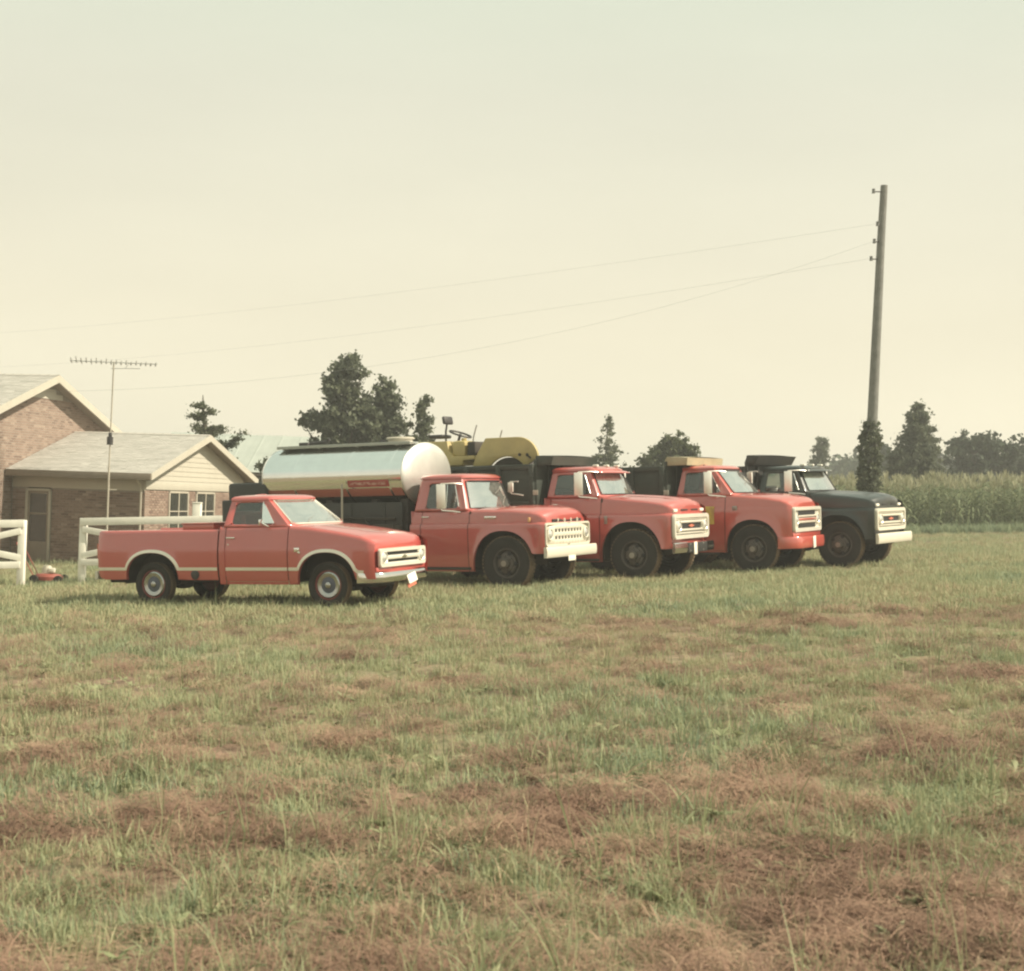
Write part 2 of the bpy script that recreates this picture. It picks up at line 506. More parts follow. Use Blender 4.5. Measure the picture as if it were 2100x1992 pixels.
def tyre_meshes(r, wd, rim_r, truck):
    """returns (tyre, rim, hub) meshes for a right hand wheel, outer face towards -Y"""
    h = wd / 2
    t = MB()
    prof = [(rim_r, -h * .62), (rim_r + 0.015, -h * .86), ((r + rim_r) / 2 - .01, -h * 1.04), ((r + rim_r) / 2 + (r - rim_r) * .2, -h * 1.05), (r - 0.03, -h * .95), (r - 0.006, -h * .82)]
    t.lathe(prof + [(a, -b) for a, b in prof[::-1]], 48)
    t.mi = 1
    pr2 = [(r - 0.006, -h * .82), (r, -h * .7), (r, -h * .25), (r - .012, -h * .22), (r - .012, -h * .16), (r, -h * .13), (r, h * .13), (r - .012, h * .16), (r - .012, h * .22), (r, h * .25), (r, h * .7), (r - 0.006, h * .82)]
    t.lathe(pr2, 48)
    if truck:
        nb = 44
        for k in range(nb):
            a = 2 * math.pi * k / nb
            for sgn in (-1, 1):
                aa = a + (0.5 * 2 * math.pi / nb if sgn > 0 else 0)
                Mx = Matrix.Rotation(-aa, 3, 'Y')
                t.box(Mx @ Vector((r, sgn * h * .66, 0)), (0.024, h * .5, 2 * math.pi * r / nb * .58), M=Mx)
    me_t = obj('tyre_src', t, [M['rubber'], M['tread']])
    ri = MB()
    if truck:
        ri.lathe([(rim_r + .02, -h * .75), (rim_r - .005, -h * .8), (rim_r - .03, -h * .62), (rim_r - .045, -h * .2), (rim_r - .05, 0.0), (rim_r - 0.08, -.03), (rim_r * .72, -.075), (rim_r * .50, -.085), (0.10, -.075)], 40)
        for k in range(5):
            a = 2 * math.pi * (k + .3) / 5
            ri.mi = 1
            ri.disc((math.cos(a) * rim_r * .70, -0.088, math.sin(a) * rim_r * .70), rim_r * .15, 'y', 14, 0, 0.012)
        ri.mi = 0
        m_r = [M['rim_dark'], M['dark_slot']]
    else:
        ri.lathe([(rim_r + .015, -h * .7), (rim_r - .005, -h * .78), (rim_r - .02, -h * .6), (rim_r - .035, -h * .35), (rim_r - .05, -h * .40), (0.05, -h * .42)], 40)
        m_r = [M['rim_red']]
    me_r = obj('rim_src', ri, m_r)
    hb = MB()
    if truck:
        hb.lathe([(0.155, -.078), (0.15, -.10), (0.10, -.115), (0.088, -.19), (0.07, -.205), (0.0005, -.207)], 24)
        for k in range(6):
            a = 2 * math.pi * k / 6
            hb.disc((math.cos(a) * .128, -0.135, math.sin(a) * .128), .022, 'y', 8, 0.004, 0.03)
        hb.mi = 1
        hb.disc((0, -0.215, 0), .055, 'y', 16, 0.004, 0.012)
        m_h = [M['rim_dark'], M['bolt']]
    else:
        hb.lathe([(0.215, -h * .44), (0.213, -h * .64), (0.192, -h * .76), (0.150, -h * .68), (0.130, -h * .60)], 40)
        hb.mi = 1
        hb.lathe([(0.130, -h * .60), (0.10, -h * .62), (0.055, -h * .66)], 40)
        hb.mi = 0
        hb.lathe([(0.055, -h * .66), (0.05, -h * .82), (0.03, -h * .9), (0.0005, -h * .92)], 24)
        m_h = [M['hub_ring'], M['hub_blue']]
    me_h = obj('hub_src', hb, m_h)
    res = []
    for o in (me_t, me_r, me_h):
        res.append(o.data); bpy.data.objects.remove(o)
    return res


M['hub_ring'] = mat('dull_hubcap', (.40, .40, .39), .22, metal=1.0, var=.1)
M['hub_blue'] = mat('blue_grey_hubcap_centre', (0.10, 0.11, 0.15), 0.3, metal=0.5, var=0.15)
WM_TRUCK = tyre_meshes(0.505, 0.235, 0.275, True)
WM_PICK = tyre_meshes(0.365, 0.19, 0.232, False)


def add_wheel(root, meshes, x, y, z, left=False, spin=0.0, tyre_only=False):
    rt, rr, rh = meshes
    wob = bpy.data.objects.new('wheel', rr)
    COL.objects.link(wob); wob.parent = root; wob.location = (x, y, z)
    wob.rotation_euler = (0, spin, math.pi if left else 0)
    for nm, me in (('tyre', rt), ('hub', rh)):
        if tyre_only and nm == 'hub': continue
        c = bpy.data.objects.new(nm, me); COL.objects.link(c); c.parent = wob
    return wob


def lerp(a, b, t): return a + (b - a) * t


def greenhouse(root, g, paint, style):
    """upper cab: shell with real openings, roof, glass. g: dict of stations (see callers)."""
    zB, zT = g['zB'], g['zT']

    def col(name):
        xb, yb, xt, yt = g[name]
        return (xb, yb, xt, yt)
    # right half, from front centre to rear centre
    fx_b, fx_t = g['wsc']               # windscreen centre x at belt, roof
    xa_b, xa_t = g['A']
    d0_b, d0_t = g['D0']
    d1_b, d1_t = g['D1']
    c_b, c_t = g['C']
    wB, wT = g['w']
    names = []
    def ws(t, zz):  # windscreen curve point, t 0 centre .. 1 corner ; returns base/top xy
        q = t ** 2.6
        return (lerp(fx_b, xa_b, q), t * (wB - .03), lerp(fx_t, xa_t, q), t * (wT - .03))
    half = [ws(0, 0), ws(.3, 0), ws(.55, 0), ws(.78, 0), ws(.93, 0)]
    iF = len(half) - 1
    half.append((lerp(xa_b, d0_b, .12), wB - .004, lerp(xa_t, d0_t, .12), wT - .004))
    half.append((d0_b, wB, d0_t, wT)); iD0 = len(half) - 1
    for k in (.33, .66):
        half.append((lerp(d0_b, d1_b, k), wB, lerp(d0_t, d1_t, k), wT))
    half.append((d1_b, wB, d1_t, wT)); iD1 = len(half) - 1
    half.append((lerp(d1_b, c_b, .7), wB, lerp(d1_t, c_t, .62), wT))
    half.append((c_b + .05, wB - .02, c_t + .09, wT - .025))
    half.append((c_b + .012, wB - .07, c_t + .03, wT - .08))
    half.append((c_b, wB - .14, c_t, wT - .15)); iR = len(half) - 1
    half.append((c_b - .01, (wB - .14) * .5, c_t - .012, (wT - .15) * .5))
    half.append((c_b - .012, 0, c_t - .016, 0)); iE = len(half) - 1
    # loop: right side is -y
    loop = [(a[0], -a[1], a[2], -a[3]) for a in half]
    loop += [(a[0], a[1], a[2], a[3]) for a in half[-2:0:-1]]
    m = len(loop)

    def idx_half(j): return j if j <= iE else m - j
    # cell j (between j and j+1) type
    def cell(j):
        a, b = idx_half(j), idx_half((j + 1) % m)
        lo, hi = min(a, b), max(a, b)
        if hi <= iF: return 'W'
        if lo >= iD0 and hi <= iD1: return 'S'
        if lo >= iR: return 'R'
        return 'P'
    zwb, zwt = g['zw']
    zws = g.get('zws', zwt + .035)

    def pt(j, z):
        xb, yb, xt, yt = loop[j]
        t = (z - zB) / (zT - zB)
        bow = 0.012 * math.sin(math.pi * min(max(t, 0), 1))
        sgn = 1 if yb > 0 else -1
        return Vector((lerp(xb, xt, t), lerp(yb, yt, t) + sgn * bow * (abs(yb) / wB), z))
    levels = [zB, zwb, zwt, zws, zT]
    shell = MB()
    rows = [[pt(j, z) for j in range(m)] for z in levels]
    # roof rounding rows, shrink towards the roof centre line
    ctr = Vector(((g['wsc'][1] + c_t) / 2, 0, 0))
    lip_over = g.get('over', 0.02)
    for k, (sc, dz) in enumerate(((1.025, .012), (1.02, .035), (.985, .060), (.93, .078), (.80, .094), (.55, .105), (.28, .110))):
        row = []
        for j in range(m):
            p0 = pt(j, zT)
            v = Vector((p0.x - ctr.x, p0.y, 0))
            p = ctr + v * sc
            if sc > 1 and idx_half(j) <= iF: p.x += lip_over
            p.z = zT + dz * g.get('crown', 1.0)
            row.append(p)
        rows.append(row)
    shell.grid(rows, cv=True, skip=lambda i, j: (i == 1 and cell(j) != 'P') or (i == 2 and cell(j) == 'W'))
    tip = shell.bm.verts.new((ctr.x, 0, zT + .112 * g.get('crown', 1.0)))
    shell.bm.verts.ensure_lookup_table()
    last = [v for v in shell.bm.verts if abs(v.co.z - (zT + .110 * g.get('crown', 1.0))) < 1e-6]
    last.sort(key=lambda v: math.atan2(v.co.y, v.co.x - ctr.x))
    for a, b in zip(last, last[1:] + last[:1]):
        shell.face((a, b, tip))
    bmesh.ops.recalc_face_normals(shell.bm, faces=shell.bm.faces)
    # corner fillets in the openings
    def fillet(j0, j1, r):
        for (ja, jb) in ((j0, j1), (j1, j0)):
            for (za, zb_) in ((zwb, zwt), (zwt, zwb)):
                c0 = pt(ja % m, za)
                ex = (pt(jb % m, za) - c0).normalized(); ez = (pt(ja % m, zb_) - c0).normalized()
                o = c0 + ex * r + ez * r
                arc = [c0 + ex * (r - r * math.sin(q)) + ez * (r - r * math.cos(q)) for q in np.linspace(0, math.pi / 2, 6)]
                for k in range(5):
                    shell.poly([c0, arc[k], arc[k + 1]])
    RW = g.get('fil', 0.07)
    fillet(iD0, iD1, RW); fillet(m - iD0, m - iD1, RW); fillet(iR, m - iR, RW)
    # windscreen corners
    for sg in (1, -1):
        jc, jn = (iF, iF - 1) if sg > 0 else (m - iF, m - iF + 1)
        for za, zb_ in ((zwb, zws), (zws, zwb)):
            c0 = pt(jc, za); ex = (pt(jn, za) - c0).normalized(); ez = (pt(jc, zb_) - c0).normalized()
            r = 0.06
            arc = [c0 + ex * (r - r * math.sin(q)) + ez * (r - r * math.cos(q)) for q in np.linspace(0, math.pi / 2, 6)]
            for k in range(5): shell.poly([c0, arc[k], arc[k + 1]])
    so = part('cab_shell', shell, paint, root, ang=40)
    md = so.modifiers.new('thickness', 'SOLIDIFY'); md.thickness = 0.022; md.offset = -1
    # glass, slightly inside the skin
    def pane(name, js, mt, inset=0.012, ztop=None):
        mb = MB()
        P = []
        for z in np.linspace(zwb, ztop or zwt, 4):
            row = []
            for j in js:
                p = pt(j % m, z)
                v = Vector((p.x - ctr.x, p.y, 0)).normalized()
                row.append(p - v * inset)
            P.append(row)
        mb.grid(P)
        return part(name, mb, mt, root, ang=60)
    wj = list(range(-iF, iF + 1))
    pane('windscreen', wj, M['windscreen'], ztop=zws)
    pane('rear_window', list(range(iR, m - iR + 1)), M['window'])
    dj = list(range(iD0, iD1 + 1)); djl = list(range(m - iD1, m - iD0 + 1))
    g1 = pane('side_window', dj, M['window']); g2 = pane('side_window', djl, M['window'])
    # gaskets and vent window frames
    def loop_path(js, off=0.004):
        a = []
        for j in js: a.append((j, zwb))
        for j in js[::-1]: a.append((j, zws))
        pts = []
        for j, z in a:
            p = pt(j % m, z); v = Vector((p.x - ctr.x, p.y, 0)).normalized()
            pts.append(p + v * off)
        return pts
    for js, nm in ((wj, 'windscreen_gasket'),):
        mb = MB(); mb.tube(loop_path(js), 0.013, 6, closed=True)
        part(nm, mb, g.get('gasket', M['dark_slot']), root)
    for sgn, glass in ((1, g1), (-1, g2)):
        mb = MB()
        f = g.get('vent', .30)
        j0, j1 = (iD0, iD1) if sgn > 0 else (m - iD0, m - iD1)
        pts = []
        for z in (zwb, zwt):
            p = pt(j0, z).lerp(pt(j1, z), f if z == zwb else f * g.get('vent_slant', .9)); v = Vector((0, -sgn, 0)); pts.append(p + v * .006)
        mb.tube(pts, 0.014, 6)
        a0 = [pt(j0, z) + Vector((0, -sgn * .006, 0)) for z in (zwb + .02, zwt - .02)]
        mb.tube(a0, 0.010, 6)
        part('vent_frame', mb, g.get('vent_mat', M['chrome']), glass)
    # drip rail
    for sgn in (1, -1):
        mb = MB()
        js = list(range(iF, iD1 + 3)) if sgn > 0 else list(range(m - iD1 - 2, m - iF + 1))
        mb.tube([pt(j, zT) + Vector((0, -sgn * .012, .004)) for j in js], 0.011, 6)
        part('drip_rail', mb, paint, root)
    return pt


def interior(root, x_dash, x_seat, zseat, zdash, wid, seat_mat):
    mb = MB()
    mb.box((x_seat + .05, 0, zseat), (.5, wid * 1.7, .16), .05)
    Mx = Matrix.Rotation(R_(-10), 3, 'Y')
    mb.box((x_seat - .22, 0, zseat + .30), (.14, wid * 1.7, .56), .05, Mx)
    part('bench_seat', mb, seat_mat, root)
    mb = MB(); mb.box((x_dash, 0, zdash - .1), (.24, wid * 1.8, .2), .05)
    part('dashboard', mb, seat_mat, root)
    mb = MB()
    c = Vector((x_dash - .34, .36, zdash + .06)); ax = Vector((-.75, 0, .66)).normalized()
    u = Vector((0, 1, 0)); v = ax.cross(u)
    mb.tube([c + (u * math.cos(a) + v * math.sin(a)) * .21 for a in np.linspace(0, 2 * math.pi, 25)[:-1]], .013, 6, closed=True)
    mb.tube([c, c - ax * .45], .02, 6)
    for a in (0.5, 2.6, 4.7):
        mb.tube([c, c + (u * math.cos(a) + v * math.sin(a)) * .21], .009, 5)
    part('steering_wheel', mb, M['vinyl'], root)


def frame_ring(mb, y0, y1, z0, z1, wd, x, d, r=0.05):
    """rounded rectangular ring standing in the plane x, of depth d (towards +x)"""
    def rr(y0, y1, z0, z1, r, n=5):
        pts = []
        for cx, cz, a0 in ((y1 - r, z1 - r, 0), (y0 + r, z1 - r, 90), (y0 + r, z0 + r, 180), (y1 - r, z0 + r, 270)):
            for k in range(n + 1):
                a = R_(a0 + 90 * k / n)
                pts.append((cx + r * math.cos(a), cz + r * math.sin(a)))
        return pts
    o = rr(y0, y1, z0, z1, r); i = rr(y0 + wd, y1 - wd, z0 + wd, z1 - wd, max(.012, r - wd * .6))
    rows = []
    for pts, xx, k in ((o, x, 0), (o, x + d * .75, 0), (o, x + d, 1), (i, x + d, -1), (i, x + d * .75, 0), (i, x, 0)):
        row = []
        for (yy, zz) in pts:
            cy, cz = (y0 + y1) / 2, (z0 + z1) / 2
            f = 1 - .012 * k
            row.append(Vector((xx, cy + (yy - cy) * f, cz + (zz - cz) * f)))
        rows.append(row)
    mb.grid(rows, cv=True)


def headlight(root, y, z, x, r=0.088, bez='cream_metal'):
    mb = MB()
    rows = []
    for xx, rr in ((x, r + .03), (x + .022, r + .028), (x + .03, r + .012), (x + .018, r)):
        rows.append([Vector((xx, y + rr * math.cos(a), z + rr * math.sin(a))) for a in np.linspace(0, 2 * math.pi, 25)[:-1]])
    mb.grid(rows, cv=True)
    o = part('headlight', mb, M[bez], root)
    mb = MB()
    mb.disc((x + .002, y, z), r, 'x', 24, .025, .012)
    part('lens', mb, M['lens'], o)


def beam_bumper(root, x, y0, y1, z0, z1, mt, wrap=0.0, name='bumper', thick=0.05, crown=0.0):
    mb = MB()
    P = []
    n = 25
    yc = (y0 + y1) / 2; hw = (y1 - y0) / 2
    for k in range(n):
        y = y0 + (y1 - y0) * k / (n - 1)
        t = abs(y - yc) / hw
        dx = -wrap * max(0, (t - .72) / .28) ** 2 - crown * t * t
        zc = (z0 + z1) / 2; h = (z1 - z0) / 2
        sec = [(-thick, -h), (-.01, -h), (0.0, -h + .012), (.008, -h * .45), (.012, 0), (.008, h * .45), (0, h - .012), (-.01, h), (-thick, h)]
        P.append([Vector((x + dx + a, y, zc + b)) for a, b in sec])
    V = mb.grid(P)
    mb.face(V[0]); mb.face(V[-1][::-1])
    return part(name, mb, mt, root)


def bowtie(mb, x, y, z, wd, h):
    p = [(-.5, .22), (-.22, .22), (-.22, .5), (.22, .5), (.22, .22), (.5, .22), (.5, -.22), (.22, -.22), (.22, -.5), (-.22, -.5), (-.22, -.22), (-.5, -.22)]
    a = [mb.bm.verts.new((x, y + u * wd, z + v * h)) for u, v in p]
    b = [mb.bm.verts.new((x + .012, y + u * wd, z + v * h)) for u, v in p]
    mb.face(b)
    for i in range(12):
        mb.face((a[i], a[(i + 1) % 12], b[(i + 1) % 12], b[i]))


def west_mirror(root, x, y, z0, z1, s=-1, mt='white_paint', reach=0.12):
    """tall truck mirror on looped arms outside the door"""
    mb = MB()
    yy = s * (y + reach)
    mb.box((x, yy, (z0 + z1) / 2), (.175, .035, z1 - z0), .012, Matrix.Rotation(R_(-s * 28), 3, 'Z'))
    o = part('mirror', mb, M[mt], root)
    mb = MB()
    mb.tube([(x + .30, s * (y - .14), z1 - .0), (x + .22, s * (y + .02), z1 + .015), (x, yy, z1 + .012), (x - .01, yy, z1 - .02)], .011, 6)
    mb.tube([(x - .0, yy, z0 + .02), (x + .02, yy, z0 - .03), (x + .22, s * (y + .04), z0 - .05), (x + .34, s * (y - .0), z0 - .07)], .013, 6)
    mb.tube([(x - .01, yy - s * .01, z0 - .02), (x - .01, yy - s * .01, z1 + .01)], .009, 6)
    part('mirror_arm', mb, M[mt], o)
    return o


def make_body(root, p, paint):
    """fenders, doors, cab corners and bonnet shared by all five vehicles. p: parameters"""
    prof = p['prof']
    pz, pw = [a for a, b in prof], [b for a, b in prof]
    cx, Rr, zc, H = p['arch']
    sill, fb = p['sill'], p['fbot']
    nose = p['nose']

    def zb(x):
        a = arch_z(x, cx, Rr, zc, H)
        if a is not None: return max(a, sill if x < cx else fb)
        return sill if x < cx else fb
    zt_tab = p['top']
    tx, tz = [a for a, b in zt_tab], [b for a, b in zt_tab]

    def zt(x): return float(np.interp(x, tx, tz))

    def yf(x, z):
        y = float(np.interp(z, pz, pw))
        t = zt(x)
        u = (t - z) / 0.06
        if u < 1: y -= p.get('round', .045) * (1 - math.sqrt(max(0, 1 - (1 - max(u, 0)) ** 2)))
        if z > zc:
            d = ((abs(x - cx) / Rr) ** 2.3 + ((z - zc) / H) ** 2.3) ** (1 / 2.3) - 1
            d = max(0.0, d * Rr) if d > -.03 else -1
            if 0 <= d < .16: y += p.get('flare', .03) * (1 - d / .16) ** 2
        if x > nose - .14:
            y -= .05 * ((x - nose + .14) / .14) ** 2
        return y
    lv = p['levels']
    gap = 0.007
    xdf, xdr, xcb = p['door_f'], p['door_r'], p['cab_b']
    for s in (-1, 1):
        mb = MB()
        side_panel(mb, s, cols(xdf + gap, nose, .06, [(cx, Rr)]), zb, zt, yf, lv)
        part('fender', mb, paint, root)
        mb = MB()
        side_panel(mb, s, cols(xdr + gap, xdf - gap, .09), lambda x: sill + .05, zt, yf, lv, .03)
        d = part('door', mb, paint, root)
        hm = MB()
        hx = p['handle'][0]; hz = p['handle'][1]
        yy = yf(hx, hz)
        hm.box((hx, s * (yy + .022), hz), (.17, .016, .024), .006)
        hm.box((hx + .06, s * (yy + .01), hz), (.03, .02, .02), .004)
        hm.box((hx - .06, s * (yy + .01), hz), (.03, .02, .02), .004)
        part('handle', hm, M['chrome'], d)
        mb = MB()
        # rocker below the door and the cab corner
        side_panel(mb, s, cols(xdr + gap, xdf - gap, .2), lambda x: sill, lambda x: sill + .044, lambda x, z: yf(x, z), [], .05)
        side_panel(mb, s, cols(xcb, xdr - gap, .06), lambda x: sill, zt, yf, lv)
        part('cab_corner', mb, paint, root)
    # cab back wall and floor
    mb = MB()
    yb = p['w'] - .03
    mb.box((xcb + .01, 0, (sill + .1 + zt(xcb)) / 2), (.03, 2 * yb, zt(xcb) - sill - .1), .01)
    part('cab_back', mb, paint, root)
    mb = MB()
    mb.box(((xcb + xdf) / 2, 0, sill + .10), (xdf - xcb, 2 * yb - .04, .06))
    mb.box((xdf + .02, 0, (sill + zt(xdf)) / 2), (.03, 2 * yb - .04, zt(xdf) - sill - .05))
    part('cab_floor', mb, M['chassis'], root)
    # door inner skins (dark) so that the cab is not hollow
    mb = MB()
    for s in (-1, 1):
        mb.box(((xdr + xdf) / 2, s * (yb - .09), (sill + .1 + zt(xdr)) / 2), (xdf - xdr, .02, zt(xdr) - sill - .14))
        mb.box((cx, s * (yb - .36), (sill + zt(cx)) / 2), (2 * Rr + .1, .02, zt(cx) - sill - .24))
    mb.box((cx, 0, zt(cx) - .17), (2 * Rr, 2 * yb - .1, .02))
    part('inner_panel', mb, p.get('inner', M['chassis']), root)
    # bonnet
    mb = MB()
    xc0 = p['cowl']
    hx = list(np.linspace(xc0, nose - .06, 16)) + [nose - .035, nose - .012, nose]
    P = []
    ks = [k / 12 for k in range(-12, 13)]
    cz = p['crown']            # (crown at cowl, crown at nose)
    hq = p.get('hq', 2.6)
    for x in hx:
        t = (x - xc0) / (nose - xc0)
        dz = 0
        if x > nose - .06: dz = -.045 * ((x - nose + .06) / .06) ** 2
        ye = yf(x, zt(x)) - .0
        row = []
        for k in ks:
            c = lerp(cz[0], cz[1], t)
            z = zt(x) + .002 + c * (1 - abs(k) ** hq) + dz * (1 - .0 * abs(k))
            if p.get('ridge') and abs(k) < p['ridge']: z += .018
            xx = x
            if x > nose - .2: xx = x - p.get('plan', .06) * abs(k) ** 3 * (x - nose + .2) / .2
            row.append(Vector((xx, k * ye, z)))
        P.append(row)
    lip = []
    for dz, dx in ((-.05, .008), (-p.get('lipdrop', .09), .002)):
        lip.append([Vector((q.x + dx, q.y, q.z + dz * (1 - .35 * abs(k) ** 4))) for q, k in zip(P[-1], ks)])
    mb.grid(P + lip)
    part('bonnet', mb, paint, root)
    # cowl between bonnet and windscreen
    mb = MB()
    fx = p['cowl_back']
    P = []
    for x in np.linspace(fx, xc0 - .006, 6):
        ye = yf(x, zt(x))
        P.append([Vector((x, k * ye, zt(x) + .001 + cz[0] * (1 - abs(k) ** hq) - .004)) for k in ks])
    mb.grid(P)
    part('cowl', mb, paint, root)
    # front closing panel behind the grille
    mb = MB()
    P = []
    for z in np.linspace(fb, zt(nose) - .02, 8):
        ye = yf(nose, min(z, zt(nose) - .07))
        P.append([Vector((nose - p.get('plan', .06) * abs(k) ** 3 - .005, k * ye, z)) for k in ks])
    P.insert(0, [q + Vector((-.12, 0, 0)) for q in P[0]])
    mb.grid(P)
    part('front_panel', mb, paint, root)
    return yf, zt, zb


def chassis(root, x0, x1, z, wid, axles, wr, truck=True):
    mb = MB()
    for s in (-1, 1):
        mb.box(((x0 + x1) / 2, s * .43, z), (x1 - x0, .09, .2 if truck else .14), .01)
    for x in np.linspace(x0 + .2, x1 - .2, 6):
        mb.box((x, 0, z), (.1, .85, .12), .01)
    part('chassis_frame', mb, M['chassis'], root)
    for ax in axles:
        mb = MB()
        mb.tube([(ax, -wid, wr), (ax, wid, wr)], .06, 10)
        mb.box((ax, 0, wr), (.24, .3, .24), .06)
        part('axle', mb, M['chassis'], root)
    mb = MB()
    mb.box((0.05, 0, z + .05), (1.1, .62, .5), .05)
    mb.box((-.2, 0, z - .18), (.6, .3, .2), .05)
    part('engine', mb, M['chassis'], root)

GROUP_V = 'trucks parked in a row on the field'


# ------------------------------------------------------------------ the pickup
def ribbon(mb, path, yfun, s, wd, off=0.008):
    """flat trim strip following (x, z) points on a body side"""
    P = []
    n = len(path)
    for i, (x, z) in enumerate(path):
        a = path[max(i - 1, 0)]; b = path[min(i + 1, n - 1)]
        t = Vector((b[0] - a[0], b[1] - a[1])); t.normalize()
        nn = Vector((-t.y, t.x))
        row = []
        for k, o in ((-.5, 0), (-.42, off), (.42, off), (.5, 0)):
            xx, zz = x + nn.x * wd * k, z + nn.y * wd * k
            row.append(Vector((xx, s * (yfun(xx, zz) + o), zz)))
        P.append(row)
    mb.grid(P)


def build_pickup():
    root = empty('pickup_truck', M=vehicle_matrix((-2.116, 24.159, -0.112), 23.87),
                 label='red pickup truck with pale side trim strip, first in the row by the fence', cat='pickup', group=GROUP_V)
    paint = M['red_pickup']
    arch = (0.03, 0.53, 0.37, 0.515)
    p = dict(prof=[(.30, .90), (.37, .93), (.5, .957), (.64, .972), (.8, .98), (.95, .978), (.985, .970), (1.15, .945), (1.31, .915)],
             levels=[.45, .55, .64, .72, .8, .88, .94, .965, .985, 1.0, 1.05, 1.12, 1.2],
             arch=arch, sill=.37, fbot=.46, nose=.88, w=.95,
             top=[(-2.1, 1.31), (-.66, 1.31), (-.3, 1.285), (.25, 1.205), (.65, 1.13), (.8, 1.08), (.88, 1.035)],
             door_f=-.68, door_r=-1.87, cab_b=-1.995, handle=(-1.76, 1.13), cowl=-.52, cowl_back=-.78, crown=(.030, .048), hq=3.4, plan=.10, round=.05, flare=.02,
             lipdrop=.11)
    yf, zt, zb = make_body(root, p, paint)
    g = dict(zB=1.305, zT=1.735, w=(.905, .725), A=(-.65, -1.145), wsc=(-.52, -1.06), D0=(-.93, -1.27), D1=(-1.79, -1.76), C=(-1.99, -1.94),
             zw=(1.345, 1.705), vent=.27, vent_slant=0.0, crown=.85, gasket=M['cream_metal'])
    greenhouse(root, g, paint, 'chev')
    interior(root, -.76, -1.46, .92, 1.30, .80, M['vinyl_red'])
    for s in (-1, 1):
        mb = MB(); mb.box((-1.28, s * .865, .92), (1.14, .05, .76), .015); part('door_trim', mb, paint, root)
    # quarter vents turned out to catch the air
    for s in (-1, 1):
        mb = MB()
        b0, b1, t0 = Vector((-.95, s * .895, 1.36)), Vector((-1.16, s * .895, 1.36)), Vector((-1.25, s * .745, 1.685))
        b0, b1, t0 = b0 + Vector((0, s * .012, 0)), b1 + Vector((.0, s * .05, 0)), t0 + Vector((0, s * .03, 0))
        t1 = t0 + Vector((.03, -s * .01, -.01))
        mb.poly([b0, b1, t0, t1]); part('vent_window', mb, M['vent_glass'], root)
    # load bed
    ba = (-3.33, .53, .44, .45)
    gapx = -2.008

    def bzb(x):
        a = arch_z(x, *ba)
        e = .44 + .10 * max(0, (-4.30 - x) / .2) ** 2
        return max(a, .44) if a is not None else e
    bt = 1.268

    def byf(x, z):
        y = float(np.interp(z, [a for a, b in p['prof']], [b for a, b in p['prof']]))
        u = (bt - z) / .05
        if u < 1: y -= .03 * (1 - math.sqrt(max(0, 1 - (1 - max(u, 0)) ** 2)))
        if z > ba[2]:
            d = (((abs(x - ba[0])) / ba[1]) ** 2.3 + ((z - ba[2]) / ba[3]) ** 2.3) ** (1 / 2.3) - 1
            d = max(0.0, d * ba[1]) if d > -.03 else -1
            if 0 <= d < .16: y += .02 * (1 - d / .16) ** 2
        if x < -4.36: y -= .05 * ((-4.36 - x) / .12) ** 2
        return y
    for s in (-1, 1):
        mb = MB()
        side_panel(mb, s, cols(-4.48, gapx - .012, .08, [(ba[0], ba[1])]), bzb, lambda x: bt, byf, p['levels'])
        # rail top and inner wall
        P = []
        for x in list(np.linspace(-4.46, -3.945, 4)) + list(np.linspace(-3.92, -2.74, 5)) + list(np.linspace(-2.715, gapx - .014, 5)):
            P.append([Vector((x, s * (byf(x, bt)), bt)), Vector((x, s * .84, bt + .004)), Vector((x, s * .82, bt - .02)), Vector((x, s * .82, .72 if abs(x + 3.33) > .60 else .93))])
        mb.grid(P)
        part('bed_side', mb, paint, root)
    mb = MB()
    mb.box((-3.22, 0, .72), (2.5, 1.18, .04)); mb.box((-4.19, 0, .718), (.52, 1.62, .034)); mb.box((-2.34, 0, .718), (.74, 1.62, .034)); mb.box((gapx - .03, 0, .99), (.03, 1.7, .54), .006)
    for k in range(5): mb.box((-3.24, -.48 + .24 * k, .745), (2.4, .03, .014))
    part('bed_floor', mb, paint, root)
    for s in (-1, 1):
        mb = MB()
        mb.grid([[Vector((-3.33 + .57 * math.cos(a), s * y, .42 + .49 * math.sin(a))) for y in (.945, .60)] for a in np.linspace(-.1, math.pi + .1, 22)])
        mb.box((-3.33, s * .60, .66), (1.14, .02, .56))
        part('wheelhouse', mb, M['chassis'], root)
    mb = MB(); mb.box((-4.47, 0, .96), (.04, 1.62, .56), .012)
    part('tailgate', mb, paint, root)
    for s in (-1, 1):
        mb = MB(); mb.box((-4.49, s * .87, .92), (.03, .10, .26), .01)
        part('tail_lamp', mb, M['plate_red'], root)
    beam_bumper(root, -4.50, -.93, .93, .44, .58, M['white_paint'], name='rear_bumper')
    # trim strip: front fender, door and bed
    TZ = .62

    def around(ar, z0, x0, x1, off=.03):
        cx, Rr, zc, H = ar
        t0 = (max(0, (z0 - zc)) / (H + off))
        out_ = []
        a0 = math.asin(min(1, t0 ** (2.3 / 2)))
        for k in range(25):
            a = a0 + (math.pi - 2 * a0) * k / 24
            c, s_ = math.cos(a), math.sin(a)
            x = cx - (Rr + off) * (1 if c > 0 else -1) * abs(c) ** (2 / 2.3)
            out_.append((x, zc + (H + off) * abs(s_) ** (2 / 2.3)))
        return out_
